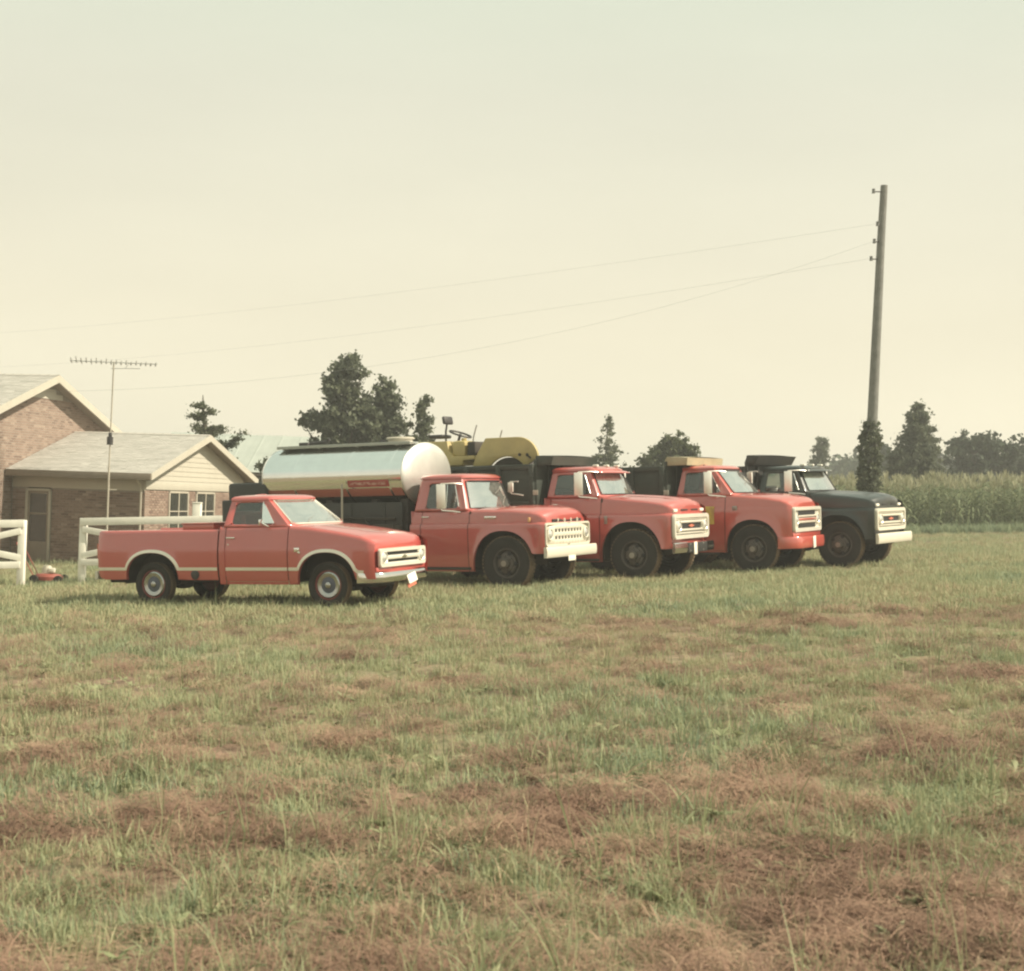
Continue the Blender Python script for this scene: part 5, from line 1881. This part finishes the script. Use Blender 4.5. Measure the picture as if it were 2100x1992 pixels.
# sparse half-bare cedar right of the house roof
def cedar():
    x, y = -10.85, 56
    t = empty('sparse_cedar', (x, y, G0(x)), label='thin half-bare cedar with drooping branches behind the house roof', cat='tree', group='trees beyond the field')
    rr = random.Random(5); rg = np.random.default_rng(5)
    mb = MB()
    pts = [(0.45, 0, 0), (.42, 0, 1.5), (.30, 0, 2.8), (.12, 0, 3.6), (.05, 0, 4.4), (-.10, 0, 5.1), (-.14, 0, 5.9)]
    mb.tube(pts, [.16, .14, .12, .10, .085, .06, .015], 8)
    br = []
    for z0_, dx, dz, n in ((3.3, -1.7, .95, 3), (3.4, 1.25, 1.05, 4), (3.0, 1.35, -.1, 3), (3.7, -1.0, .55, 3), (4.2, .65, .55, 2), (4.4, -.55, .35, 2), (2.6, 1.6, .1, 3), (2.7, -1.4, .3, 3), (4.9, -.65, .35, 1), (3.9, .5, .2, 2), (2.2, 1.5, -.3, 3), (5.2, .38, .12, 1), (5.0, -.42, .10, 1), (5.45, -.24, .08, 1), (4.6, .6, .10, 2), (3.6, .95, .0, 2), (3.5, -1.1, .1, 2), (3.0, -1.3, .25, 2)):
        x0 = np.interp(z0_, [p[2] for p in pts], [p[0] for p in pts])
        for q in range(2):
            yy = rr.uniform(-.8, .8)
            k = rr.uniform(.7, 1.0)
            end = Vector((x0 + dx * k, yy, z0_ + dz * k))
            limb(mb, (x0, 0, z0_), tuple(end), .035, .008, .08, 5, rr)
            for c in range(2 * n + 2):
                f = rr.uniform(.30, 1.05)
                br.append((x0 + dx * k * f + rr.uniform(-.12, .12), yy * f, z0_ + dz * k * f + rr.uniform(-.08, .1)))
    for z in np.linspace(3.3, 5.4, 13):
        br.append((float(np.interp(z, [p[2] for p in pts], [p[0] for p in pts])) + rr.uniform(-.06, .06), rr.uniform(-.1, .1), z))
    part('trunk', mb, M['bark'], t)
    cen = np.array(br)
    rad = rg.uniform(.10, .24, len(cen))
    cnt = np.full(len(cen), 34)
    V, F, ti = leaf_cloud(cen, np.stack([rad * 1.7, rad, rad * .7], 1), cnt, .075, seed=6)
    me = mesh_np('crown', V, F, ti, LEAF_PALE); o = bpy.data.objects.new('crown', me); COL.objects.link(o); o.parent = t


cedar()
tree('pointed_cedar', 6.9, 85, cone_lobes(1.6, 6.3, 2.7, 11, 1.05), LEAF_PALE, .12, 'pale pointed cedar above the cab of the first dump truck', 230, 30, .12, 31, clump_r=.25, trunk_top=6.35, shell=.3)
tree('round_tree', 8.85, 72, [(0, 0, 3.9, .95, .9, .85), (-.75, 0, 3.2, .75, .8, .8), (.75, 0, 3.5, .65, .7, .9), (.35, 0, 4.3, .5, .5, .5), (0, 0, 2.2, 1.4, 1.2, 1.2)], LEAF_MID, .14,
     'loose round green tree behind the tan cab guard', 210, 46, .13, 32, clump_r=.28, trunk_top=4.2, shell=.4)
tree('small_far_tree', 24.85, 110, [(0, 0, 4.6, .72, .7, 1.0), (.1, 0, 5.5, .42, .4, .55), (-.15, 0, 3.6, .85, .8, .8), (0, 0, 2.2, .6, .6, 1)], LEAF_DARK, .12,
     'small rounded far tree above the roof of the black truck', 100, 44, .14, 33, clump_r=.26, trunk_top=5.4, shell=.3)
tree('broad_tree', 21.8, 75, [(.05, 0, 5.95, .26, .3, .4), (0, 0, 5.45, .52, .5, .5), (0, 0, 4.8, .82, .75, .6), (0, 0, 4.1, 1.10, .95, .7), (-.05, 0, 3.3, 1.40, 1.2, .8), (0, 0, 2.4, 1.65, 1.4, .9)], LEAF_DARK, .2,
     'broad dark cone-shaped tree right of the ivy-clad pole above the corn', 380, 56, .14, 34, clump_r=.30, trunk_top=5.8, shell=.35)
tree('dark_round_tree', 31.2, 95, [(0, 0, 4.0, 1.9, 1.5, 1.7), (1.9, 0, 4.2, 1.8, 1.5, 1.7), (0, 0, 2.0, 2.4, 1.8, 1.6)], LEAF_BLUE, .2,
     'dark rounded tree at the right beyond the corn field', 330, 46, .175, 35, clump_r=.36, trunk_top=4.5, shell=.4)
tree('dark_round_tree', 36.2, 97, [(0, 0, 3.6, 1.9, 1.5, 1.5), (1.2, 0, 3.0, 1.5, 1.5, 1.5), (0, 0, 1.8, 2.2, 1.8, 1.6)], LEAF_BLUE, .2,
     'lower dark tree farthest right beyond the corn field', 280, 46, .175, 36, clump_r=.36, trunk_top=4.5, shell=.4)
tree('far_round_tree', 32.2, 120, [(0, 0, 4.3, 1.0, 1.0, 1.4), (0, 0, 5.4, .6, .6, .7), (0, 0, 2.4, 1.2, 1.2, 1.5)], LEAF_BLUE, .15, 'hazy far tree half hidden by the ivy-clad pole', 130, 32, .2, 37, clump_r=.34, trunk_top=5, shell=.35)

# far woods along the skyline: one mass
def far_woods():
    rg = np.random.default_rng(77)
    cs_ = []
    for i in range(900):
        x = rg.uniform(-240, 300); y = 230 + rg.normal(0, 10)
        top = 4.0 + 1.5 * mnoise.noise((x * .05, 1, 2)) + (1.2 if x > 60 else 0)
        for q in range(3):
            cs_.append((x + rg.normal(0, 1.2), y, gz(x) + top * rg.uniform(.25, 1)))
    for i in range(200):
        x = rg.uniform(36, 62); y = 172 + rg.normal(0, 5)
        top = lerp(3.2, 6.0, min(1, (x - 36) / 9)) + .8 * mnoise.noise((x * .2, 5, 2))
        for q in range(3):
            cs_.append((x + rg.normal(0, .5), y, gz(x) + top * rg.uniform(.2, 1)))
    cen = np.array(cs_)
    rad = rg.uniform(.7, 1.4, len(cen))
    V, F, ti = leaf_cloud(cen, np.stack([rad * 1.3, rad, rad], 1), np.full(len(cen), 26), .55, seed=8)
    me = mesh_np('far_woods', V, F, ti, LEAF_BLUE); o = bpy.data.objects.new('far_woods', me); COL.objects.link(o); o['kind'] = 'stuff'


far_woods()

# ------------------------------------------------------------------ utility pole, ivy, wires
PX, PY = 12.5, 48.0
PZ = gz(PX)
pole = empty('utility_pole', (PX, PY, PZ), label='tall weathered utility pole with ivy round its foot at the right', cat='utility pole')
HP = 12.37 - PZ
mb = MB()
mb.tube([(0, 0, -.3), (0, 0, 2), (-.02, 0, 4), (.02, 0, HP * .6), (.06, 0, HP * .85), (.10, 0, HP)], [.20, .185, .17, .15, .13, .115], 16); part('shaft', mb, M['wood'], pole)
INS = []
for z, ln in ((HP - .22, .36), (HP - 1.28, .18), (HP - 1.85, .26), (HP - 2.42, .34)):
    mb = MB()
    xo = .09 - (HP - z) * .01
    mb.tube([(xo, -.05, z), (xo - ln, -.12, z - .02)], .022, 6)
    br = part('bracket', mb, M['dark_metal'], pole)
    mb = MB()
    mb.tube([(xo - ln, -.12, z - .07), (xo - ln, -.12, z - .02), (xo - ln, -.12, z + .07)], [.06, .045, .05], 10)
    part('insulator', mb, M['porcelain'], br)
    INS.append(Vector((PX + xo - ln, PY - .12, PZ + z)))


def ivy():
    rg = np.random.default_rng(41)
    t = empty('ivy', (PX, PY, PZ), label='thick dark ivy wrapped round the foot of the utility pole', cat='ivy')
    cen = []
    for i in range(330):
        z = rg.uniform(.1, 3.95); a = rg.uniform(0, 2 * math.pi)
        r = .31 * (1 if z < 3.4 else lerp(1, .35, (z - 3.4) / .55)) * (1 if z > .9 else lerp(.65, 1, z / .9))
        cen.append((r * math.cos(a) - .07, r * math.sin(a), z))
    cen = np.array(cen); rad = rg.uniform(.09, .19, len(cen))
    V, F, ti = leaf_cloud(cen, np.stack([rad, rad, rad], 1), np.full(len(cen), 40), .08, seed=42, aspect=1.2)
    me = mesh_np('leaves', V, F, ti, LEAF_DARK); o = bpy.data.objects.new('leaves', me); COL.objects.link(o); o.parent = t
    mb = MB()
    for k in range(5):
        a0 = k * 1.3
        mb.tube([(.2 * math.cos(a0 + z * .7), .2 * math.sin(a0 + z * .7), z) for z in np.linspace(0, 3.6, 14)], .018, 5)
    part('stem', mb, M['bark'], t)


ivy()


def wire(a, b, sag, label, r=.0028):
    a, b = Vector(a), Vector(b)
    pts = []
    for k in range(33):
        t = k / 32
        p = a.lerp(b, t); p.z -= sag * 4 * t * (1 - t); pts.append(p)
    mb = MB(); mb.tube(pts, r, 5)
    o = obj('overhead_wire', mb, M['wire'])
    tag(o, label, 'wire', 'overhead wires on the utility pole')


wire(INS[2], (-13.8, 44.6, 4.45), 1.15, 'service wire sagging from the pole down to the house gable')
wire(INS[1], (-70, 122, 12.6), 1.6, 'upper faint overhead wire leading left from the pole')
wire(INS[3], (-70, 124, 11.2), 2.2, 'lower faint overhead wire leading left from the pole')


# ------------------------------------------------------------------ grass, hay and corn
def blade_mesh(name, blades, mt):
    """blades: list of (points, half widths); flat tapering strips, one random value each"""
    V, F, T = [], [], []
    rg = random.Random(hash(name) % 1000)
    for pts, ws_ in blades:
        n = len(pts); tv = rg.random()
        d0 = (pts[-1] - pts[0]); side = Vector((-d0.y, d0.x, 0))
        if side.length < 1e-4: side = Vector((rg.uniform(-1, 1), rg.uniform(-1, 1), 0))
        side.normalize()
        ang = rg.uniform(-.9, .9)
        side = (Matrix.Rotation(ang, 3, 'Z') @ side)
        base = len(V)
        for p, hw in zip(pts, ws_):
            V.append(tuple(p - side * hw)); V.append(tuple(p + side * hw))
        for k in range(n - 1):
            a = base + 2 * k
            F.append((a, a + 1, a + 3, a + 2)); T.append(tv)
    me = bpy.data.meshes.new(name); me.from_pydata(V, [], F); me.materials.append(mt)
    at = me.attributes.new('blade', 'FLOAT', 'FACE'); at.data.foreach_set('value', np.asarray(T, dtype=np.float32))
    return me


def blade(rg, x, y, h, lean, wd, droop=.4, n=4):
    a = rg.uniform(0, 2 * math.pi)
    d = Vector((math.cos(a), math.sin(a), 0))
    pts, ws_ = [], []
    for k in range(n + 1):
        t = k / n
        pts.append(Vector((x, y, 0)) + d * (lean * h * t ** 1.8) + Vector((0, 0, h * (t - droop * lean * t ** 3))))
        ws_.append(wd * (1 - t ** 1.6) + .0004)
    return pts, ws_


GRASS = leaf_mat('field_grass', [(.42, .33, .22), (.40, .36, .22), (.35, .365, .21), (.285, .325, .195), (.215, .27, .18)], .30, True, .7)
HAY = leaf_mat('cut_hay', [(.17, .105, .080), (.25, .155, .112), (.33, .215, .15), (.44, .32, .22)], .15, True, .8)
CORN = leaf_mat('corn_leaf', [(.13, .165, .085), (.17, .20, .105), (.21, .235, .125), (.28, .275, .16)], .35, True, .6)

src = bpy.data.collections.new('plant_kinds')      # building blocks only, not linked to the scene


def kind(cname, meshes):
    c = bpy.data.collections.new(cname)
    for i, me in enumerate(meshes):
        o = bpy.data.objects.new('%s_%02d' % (cname, i), me); c.objects.link(o)
    return c


def grass_tuft(i, nb, rad, h0, h1, wd):
    rg = random.Random(100 + i)
    bl = []
    for k in range(nb):
        r = rad * math.sqrt(rg.random()); a = rg.uniform(0, 6.283)
        h = rg.uniform(h0, h1) * (1 - .35 * r / rad)
        bl.append(blade(rg, r * math.cos(a), r * math.sin(a), h, abs(rg.gauss(.5, .38)), wd * rg.uniform(.7, 1.3)))
    return blade_mesh('tuft', bl, GRASS)


def hay_clump(i, nb, rad):
    rg = random.Random(300 + i)
    bl = []
    for k in range(nb):
        r = rad * math.sqrt(rg.random()); a = rg.uniform(0, 6.283)
        c = Vector((r * math.cos(a), r * math.sin(a), 0))
        hz = .075 * (1 - (r / rad) ** 2) * rg.random() + .01
        a2 = rg.uniform(0, 6.283); L_ = rg.uniform(.05, .15) if rg.random() > .06 else rg.uniform(.2, .34)
        d = Vector((math.cos(a2), math.sin(a2), rg.gauss(.05, .16)))
        curl = Vector((-d.y, d.x, 0)) * rg.gauss(0, .25)
        pts, ws_ = [], []
        for q in range(5):
            t = q / 4 - .5
            p = c + d * (L_ * t) + curl * (L_ * t * t) + Vector((0, 0, hz - .25 * L_ * t * t))
            p.z = max(.004, p.z)
            pts.append(p); ws_.append(.0014 * rg.uniform(.5, 1.5))
        bl.append((pts, ws_))
    return blade_mesh('hay', bl, HAY)


def corn_plant(i):
    rg = random.Random(500 + i)
    bl = []
    h = rg.uniform(1.75, 2.15)
    bl.append(([Vector((0, 0, h * k / 4)) for k in range(5)], [.014, .013, .012, .010, .006]))
    bl.append(([Vector((0.001, 0, h * k / 4)) for k in range(5)], [.014, .013, .012, .010, .006]))
    for k in range(12):
        z = .25 + (h - .45) * k / 11; a = (k % 2) * math.pi + rg.uniform(-.5, .5)
        d = Vector((math.cos(a), math.sin(a), 0)); L_ = rg.uniform(.45, .75)
        pts, ws_ = [], []
        for q in range(6):
            t = q / 5
            pts.append(Vector((0, 0, z)) + d * (L_ * t) + Vector((0, 0, L_ * (.75 * t - 1.05 * t * t))))
            ws_.append(.038 * (1 - (abs(t - .35) / .68) ** 2) + .002)
        bl.append((pts, ws_))
    return blade_mesh('corn', bl, CORN), h


def corn_with_tassel(i):
    me, h = corn_plant(i)
    rg = random.Random(700 + i)
    bl = []
    for k in range(9):
        a = rg.uniform(0, 6.283); s = rg.uniform(.05, .20)
        d = Vector((math.cos(a), math.sin(a), 0)) * s
        bl.append(([Vector((0, 0, h - .05)), Vector((0, 0, h + .08)) + d * .5, Vector((0, 0, h + rg.uniform(.15, .34))) + d], [.012, .016, .008]))
    m2 = blade_mesh('tassel', bl, TASSEL)
    bm = bmesh.new(); bm.from_mesh(me); n0 = len(bm.faces); bm.from_mesh(m2)
    bm.faces.ensure_lookup_table()
    for f in bm.faces[n0:]: f.material_index = 1
    out_ = bpy.data.meshes.new('corn'); bm.to_mesh(out_); bm.free()
    out_.materials.append(CORN); out_.materials.append(TASSEL)
    return out_


TASSEL = leaf_mat('corn_tassel', [(.31, .30, .19), (.36, .345, .22), (.42, .39, .26)], .25, True, .7)


def scatter(name, pts, rot, scl, idx, tint, coll):
    me = bpy.data.meshes.new(name)
    n = len(pts)
    me.vertices.add(n); me.vertices.foreach_set('co', np.asarray(pts, dtype=np.float32).ravel())
    for nm, tp, arr in (('rot', 'FLOAT_VECTOR', rot), ('scl', 'FLOAT_VECTOR', scl), ('idx', 'INT', idx), ('tint', 'FLOAT', tint)):
        at = me.attributes.new(nm, tp, 'POINT')
        at.data.foreach_set('vector' if tp == 'FLOAT_VECTOR' else 'value', np.asarray(arr, dtype=np.int32 if tp == 'INT' else np.float32).ravel())
    o = bpy.data.objects.new(name, me); COL.objects.link(o)
    ng = bpy.data.node_groups.new(name + '_nodes', 'GeometryNodeTree')
    ng.interface.new_socket('Geometry', in_out='INPUT', socket_type='NodeSocketGeometry')
    ng.interface.new_socket('Geometry', in_out='OUTPUT', socket_type='NodeSocketGeometry')
    n_ = ng.nodes.new; l_ = ng.links.new
    gi = n_('NodeGroupInput'); go = n_('NodeGroupOutput')
    ip = n_('GeometryNodeInstanceOnPoints'); ci = n_('GeometryNodeCollectionInfo')
    ci.inputs['Collection'].default_value = coll; ci.inputs['Separate Children'].default_value = True; ci.inputs['Reset Children'].default_value = True
    ip.inputs['Pick Instance'].default_value = True
    def na(nm, tp):
        a = n_('GeometryNodeInputNamedAttribute'); a.data_type = tp; a.inputs['Name'].default_value = nm
        return [s for s in a.outputs if s.name == 'Attribute' and s.enabled][0]
    l_(gi.outputs[0], ip.inputs['Points']); l_(ci.outputs[0], ip.inputs['Instance'])
    l_(na('idx', 'INT'), ip.inputs['Instance Index'])
    e2r = n_('FunctionNodeEulerToRotation'); l_(na('rot', 'FLOAT_VECTOR'), e2r.inputs[0]); l_(e2r.outputs[0], ip.inputs['Rotation'])
    l_(na('scl', 'FLOAT_VECTOR'), ip.inputs['Scale'])
    l_(ip.outputs[0], go.inputs[0])
    md = o.modifiers.new('scatter', 'NODES'); md.node_group = ng
    o['kind'] = 'stuff'
    return o


def sstep(a, b, x):
    t = min(1, max(0, (x - a) / (b - a))); return t * t * (3 - 2 * t)


def dryness(x, y):
    """0 green .. 1 cut hay: windrow-like streaks, drier towards the near right of the field"""
    n1 = mnoise.noise((x * .55, y * .85, 1.7)); n2 = mnoise.noise((x * 1.7, y * 2.6, 5.1)); n3 = mnoise.noise((x * .16, y * .22, 8.8))
    near = sstep(13, 5.2, y)
    right = sstep(-1.5, 3.0, x) * sstep(14, 5.5, y)
    n4 = mnoise.noise((x * 3.6, y * 4.8, 7.7))
    v = .36 * n1 + .40 * n2 + .34 * n4 + .24 * n3 + .09 * near + .14 * right - .115
    # streaky bare band across the middle of the field
    v += .16 * math.exp(-((y - 18.5 - .10 * x) / 1.3) ** 2) * sstep(-.5, 3, x)
    v -= .40 * sstep(20.5, 24, y) + .10 * sstep(8.5, 13, y)
    return sstep(-.10, .42, v)


def build_grass():
    rg = np.random.default_rng(2024)
    near = [grass_tuft(i, 26, .11, .06, .17 + .02 * (i % 3), .0032) for i in range(6)]
    tall = [grass_tuft(20 + i, 12, .07, .14, .30, .0036) for i in range(3)]
    far = [grass_tuft(40 + i, 40, .22, .07, .20, .0060) for i in range(4)]
    coll = kind('grass_kinds', near + tall + far)     # 0-5 near, 6-8 tall, 9-12 far
    P, Rt, Sc, Ix, Ti = [], [], [], [], []
    H = ([], [], [], [], [])
    bands = [(4.2, 8, 95, 'n'), (8, 13, 62, 'n'), (13, 20, 42, 'n'), (20, 30, 24, 'f'), (30, 44, 13, 'f'), (44, 62, 7, 'f')]
    for y0, y1, dens, kd in bands:
        hw0 = .40
        area = (y1 ** 2 - y0 ** 2) * hw0 + 2 * (y1 - y0)
        n = int(area * dens)
        ys = np.sqrt(rg.random(n) * (y1 ** 2 - y0 ** 2) + y0 ** 2)
        xs = (rg.random(n) * 2 - 1) * (ys * hw0 + 1.0)
        for x, y in zip(xs, ys):
            d = dryness(x, y)
            z = gz(x) + bump_z(x, y)
            r = rg.random()
            gapn = mnoise.noise((x * 2.4, y * 2.8, 15.0))
            if r < d * .55 + max(0, gapn) * .85 * (1 if y < 24 else .3): continue
            yaw = rg.uniform(0, 6.283)
            big = mnoise.noise((x * .35, y * .4, 4.0))
            if kd == 'n':
                i = int(rg.integers(0, 6)) if rg.random() > .05 else int(rg.integers(6, 9))
                s = rg.uniform(.65, 1.3) * (1 + .30 * big) * (1 + .30 * mnoise.noise((x * 1.6, y * 1.8, 21.0))) * (1 - .30 * d) * .88
            else:
                i = int(rg.integers(9, 13)); s = rg.uniform(.8, 1.25)
            tt = .55 + .35 * big + rg.normal(0, .13) - .30 * d - .12 * sstep(10, 22, y)
            P.append((x, y, z - .005)); Rt.append((rg.normal(0, .08), rg.normal(0, .08), yaw)); Sc.append((s, s, s * rg.uniform(.8, 1.15))); Ix.append(i); Ti.append(min(.98, max(.02, tt)))
    scatter('grass', P, Rt, Sc, Ix, Ti, coll)
    hc = kind('hay_kinds', [hay_clump(i, 230, .20 + .03 * (i % 3)) for i in range(6)])
    hb = [(4.2, 8, 60), (8, 13, 40), (13, 22, 24)]
    P, Rt, Sc, Ix, Ti = [], [], [], [], []
    for y0, y1, dens in hb:
        area = (y1 ** 2 - y0 ** 2) * .40 + 2 * (y1 - y0)
        n = int(area * dens)
        ys = np.sqrt(rg.random(n) * (y1 ** 2 - y0 ** 2) + y0 ** 2)
        xs = (rg.random(n) * 2 - 1) * (ys * .40 + 1.0)
        for x, y in zip(xs, ys):
            d = dryness(x, y)
            if rg.random() > d * .62 + .16: continue
            z = gz(x) + bump_z(x, y)
            s = rg.uniform(.7, 1.3)
            hump = max(0, mnoise.noise((x * 1.3, y * 1.5, 12.0)))
            P.append((x, y, z + .10 * d * hump * rg.random())); Rt.append((rg.normal(0, .12), rg.normal(0, .12), rg.uniform(0, 6.283)))
            Sc.append((s, s, s * rg.uniform(.7, 1.5) * (1 + .8 * hump))); Ix.append(int(rg.integers(0, 6)))
            Ti.append(min(.98, max(.02, rg.normal(.5, .16) + .25 * mnoise.noise((x * .9, y * 1.1, 2.2)))))
    scatter('cut_hay', P, Rt, Sc, Ix, Ti, hc)


def weed(i):
    rg = random.Random(900 + i)
    bl = []
    for k in range(rg.randint(6, 10)):
        a = rg.uniform(0, 6.283); d = Vector((math.cos(a), math.sin(a), 0)); L_ = rg.uniform(.05, .10); up = rg.uniform(.3, 1.0)
        pts, ws_ = [], []
        for q in range(5):
            t = q / 4
            pts.append(d * (L_ * t) + Vector((0, 0, .01 + L_ * up * (t - .55 * t * t)))); ws_.append(.010 * math.sin(math.pi * (.12 + .86 * t)) + .001)
        bl.append((pts, ws_))
    if i % 2:
        for k in range(3):
            bl.append(blade(rg, rg.uniform(-.02, .02), rg.uniform(-.02, .02), rg.uniform(.22, .42), .3, .003, .2))
    return blade_mesh('weed', bl, WEED)


def build_weeds():
    rg = np.random.default_rng(55)
    coll = kind('weed_kinds', [weed(i) for i in range(6)])
    P, Rt, Sc, Ix, Ti = [], [], [], [], []
    n = 0
    while n < 1500:
        y = 4.4 + 20 * rg.random() ** 1.3; x = (rg.random() * 2 - 1) * (y * .40 + 1)
        if mnoise.noise((x * .8, y * .8, 31.0)) < rg.uniform(-.25, .5): continue
        n += 1
        s = rg.uniform(.5, 1.3)
        P.append((x, y, gz(x) + bump_z(x, y) + .01)); Rt.append((rg.normal(0, .15), rg.normal(0, .15), rg.uniform(0, 6.283))); Sc.append((s, s, s)); Ix.append(int(rg.integers(0, 6))); Ti.append(min(.98, max(.02, rg.normal(.5, .2))))
    scatter('weeds', P, Rt, Sc, Ix, Ti, coll)


WEED = leaf_mat('weed_leaf', [(.37, .33, .21), (.34, .335, .20), (.29, .31, .17), (.25, .275, .15)], .3, True, .6)


def build_corn():
    rg = np.random.default_rng(99)
    coll = kind('corn_kinds', [corn_with_tassel(i) for i in range(5)])
    P, Rt, Sc, Ix, Ti = [], [], [], [], []
    for row in range(15):
        y = 57.5 + row * .85
        for x in np.arange(7.5, 48, .27):
            xx = x + rg.normal(0, .05)
            yy = y + rg.normal(0, .06) + .02 * (x - 18)
            s = rg.uniform(.86, 1.10) * (1 + .05 * mnoise.noise((x * .3, row, 0)))
            P.append((xx, yy, gz(xx) - .02)); Rt.append((rg.normal(0, .05), rg.normal(0, .05), rg.uniform(0, 6.283)))
            Sc.append((s, s, s)); Ix.append(int(rg.integers(0, 5))); Ti.append(min(.98, max(.02, rg.normal(.5, .2))))
    scatter('corn', P, Rt, Sc, Ix, Ti, coll)
    # rank unmown grass along the edge of the corn
    c2 = kind('edge_kinds', [grass_tuft(80 + i, 30, .28, .35, .75, .012) for i in range(3)])
    P, Rt, Sc, Ix, Ti = [], [], [], [], []
    for k in range(1500):
        x = rg.uniform(7, 48); y = 56.4 + rg.normal(0, .5) + .02 * (x - 18)
        s = rg.uniform(.6, 1.1)
        P.append((x, y, gz(x) - .02)); Rt.append((0, 0, rg.uniform(0, 6.283))); Sc.append((s, s, s)); Ix.append(int(rg.integers(0, 3))); Ti.append(min(.98, max(.02, rg.normal(.85, .1))))
    # and a fringe at the house wall and fence
    for k in range(260):
        u = rg.uniform(-16, -8); y = rg.choice([32.3, 41.85]) + rg.normal(0, .12)
        s = rg.uniform(.3, .6)
        P.append((u, y, gz(u) - .02)); Rt.append((0, 0, rg.uniform(0, 6.283))); Sc.append((s, s, s)); Ix.append(int(rg.integers(0, 3))); Ti.append(min(.98, max(.02, rg.normal(.7, .15))))
    scatter('edge_grass', P, Rt, Sc, Ix, Ti, c2)


build_grass()
build_weeds()
build_corn()

# ------------------------------------------------------------------ summer haze
hz = MB(); hz.box((0, 850, 5.0), (3300, 2600, 17.4))
hm = bpy.data.materials.new('summer_haze'); hm.use_nodes = True
for n in list(hm.node_tree.nodes):
    if n.type == 'BSDF_PRINCIPLED': hm.node_tree.nodes.remove(n)
pv = hm.node_tree.nodes.new('ShaderNodeVolumePrincipled')
pv.inputs['Color'].default_value = (.96, .95, .92, 1); pv.inputs['Density'].default_value = .0016; pv.inputs['Anisotropy'].default_value = .2
ho = [n for n in hm.node_tree.nodes if n.type == 'OUTPUT_MATERIAL'][0]
hm.node_tree.links.new(pv.outputs[0], ho.inputs['Volume'])
hzo = obj('haze', hz, hm, smooth=False); hzo['kind'] = 'stuff'
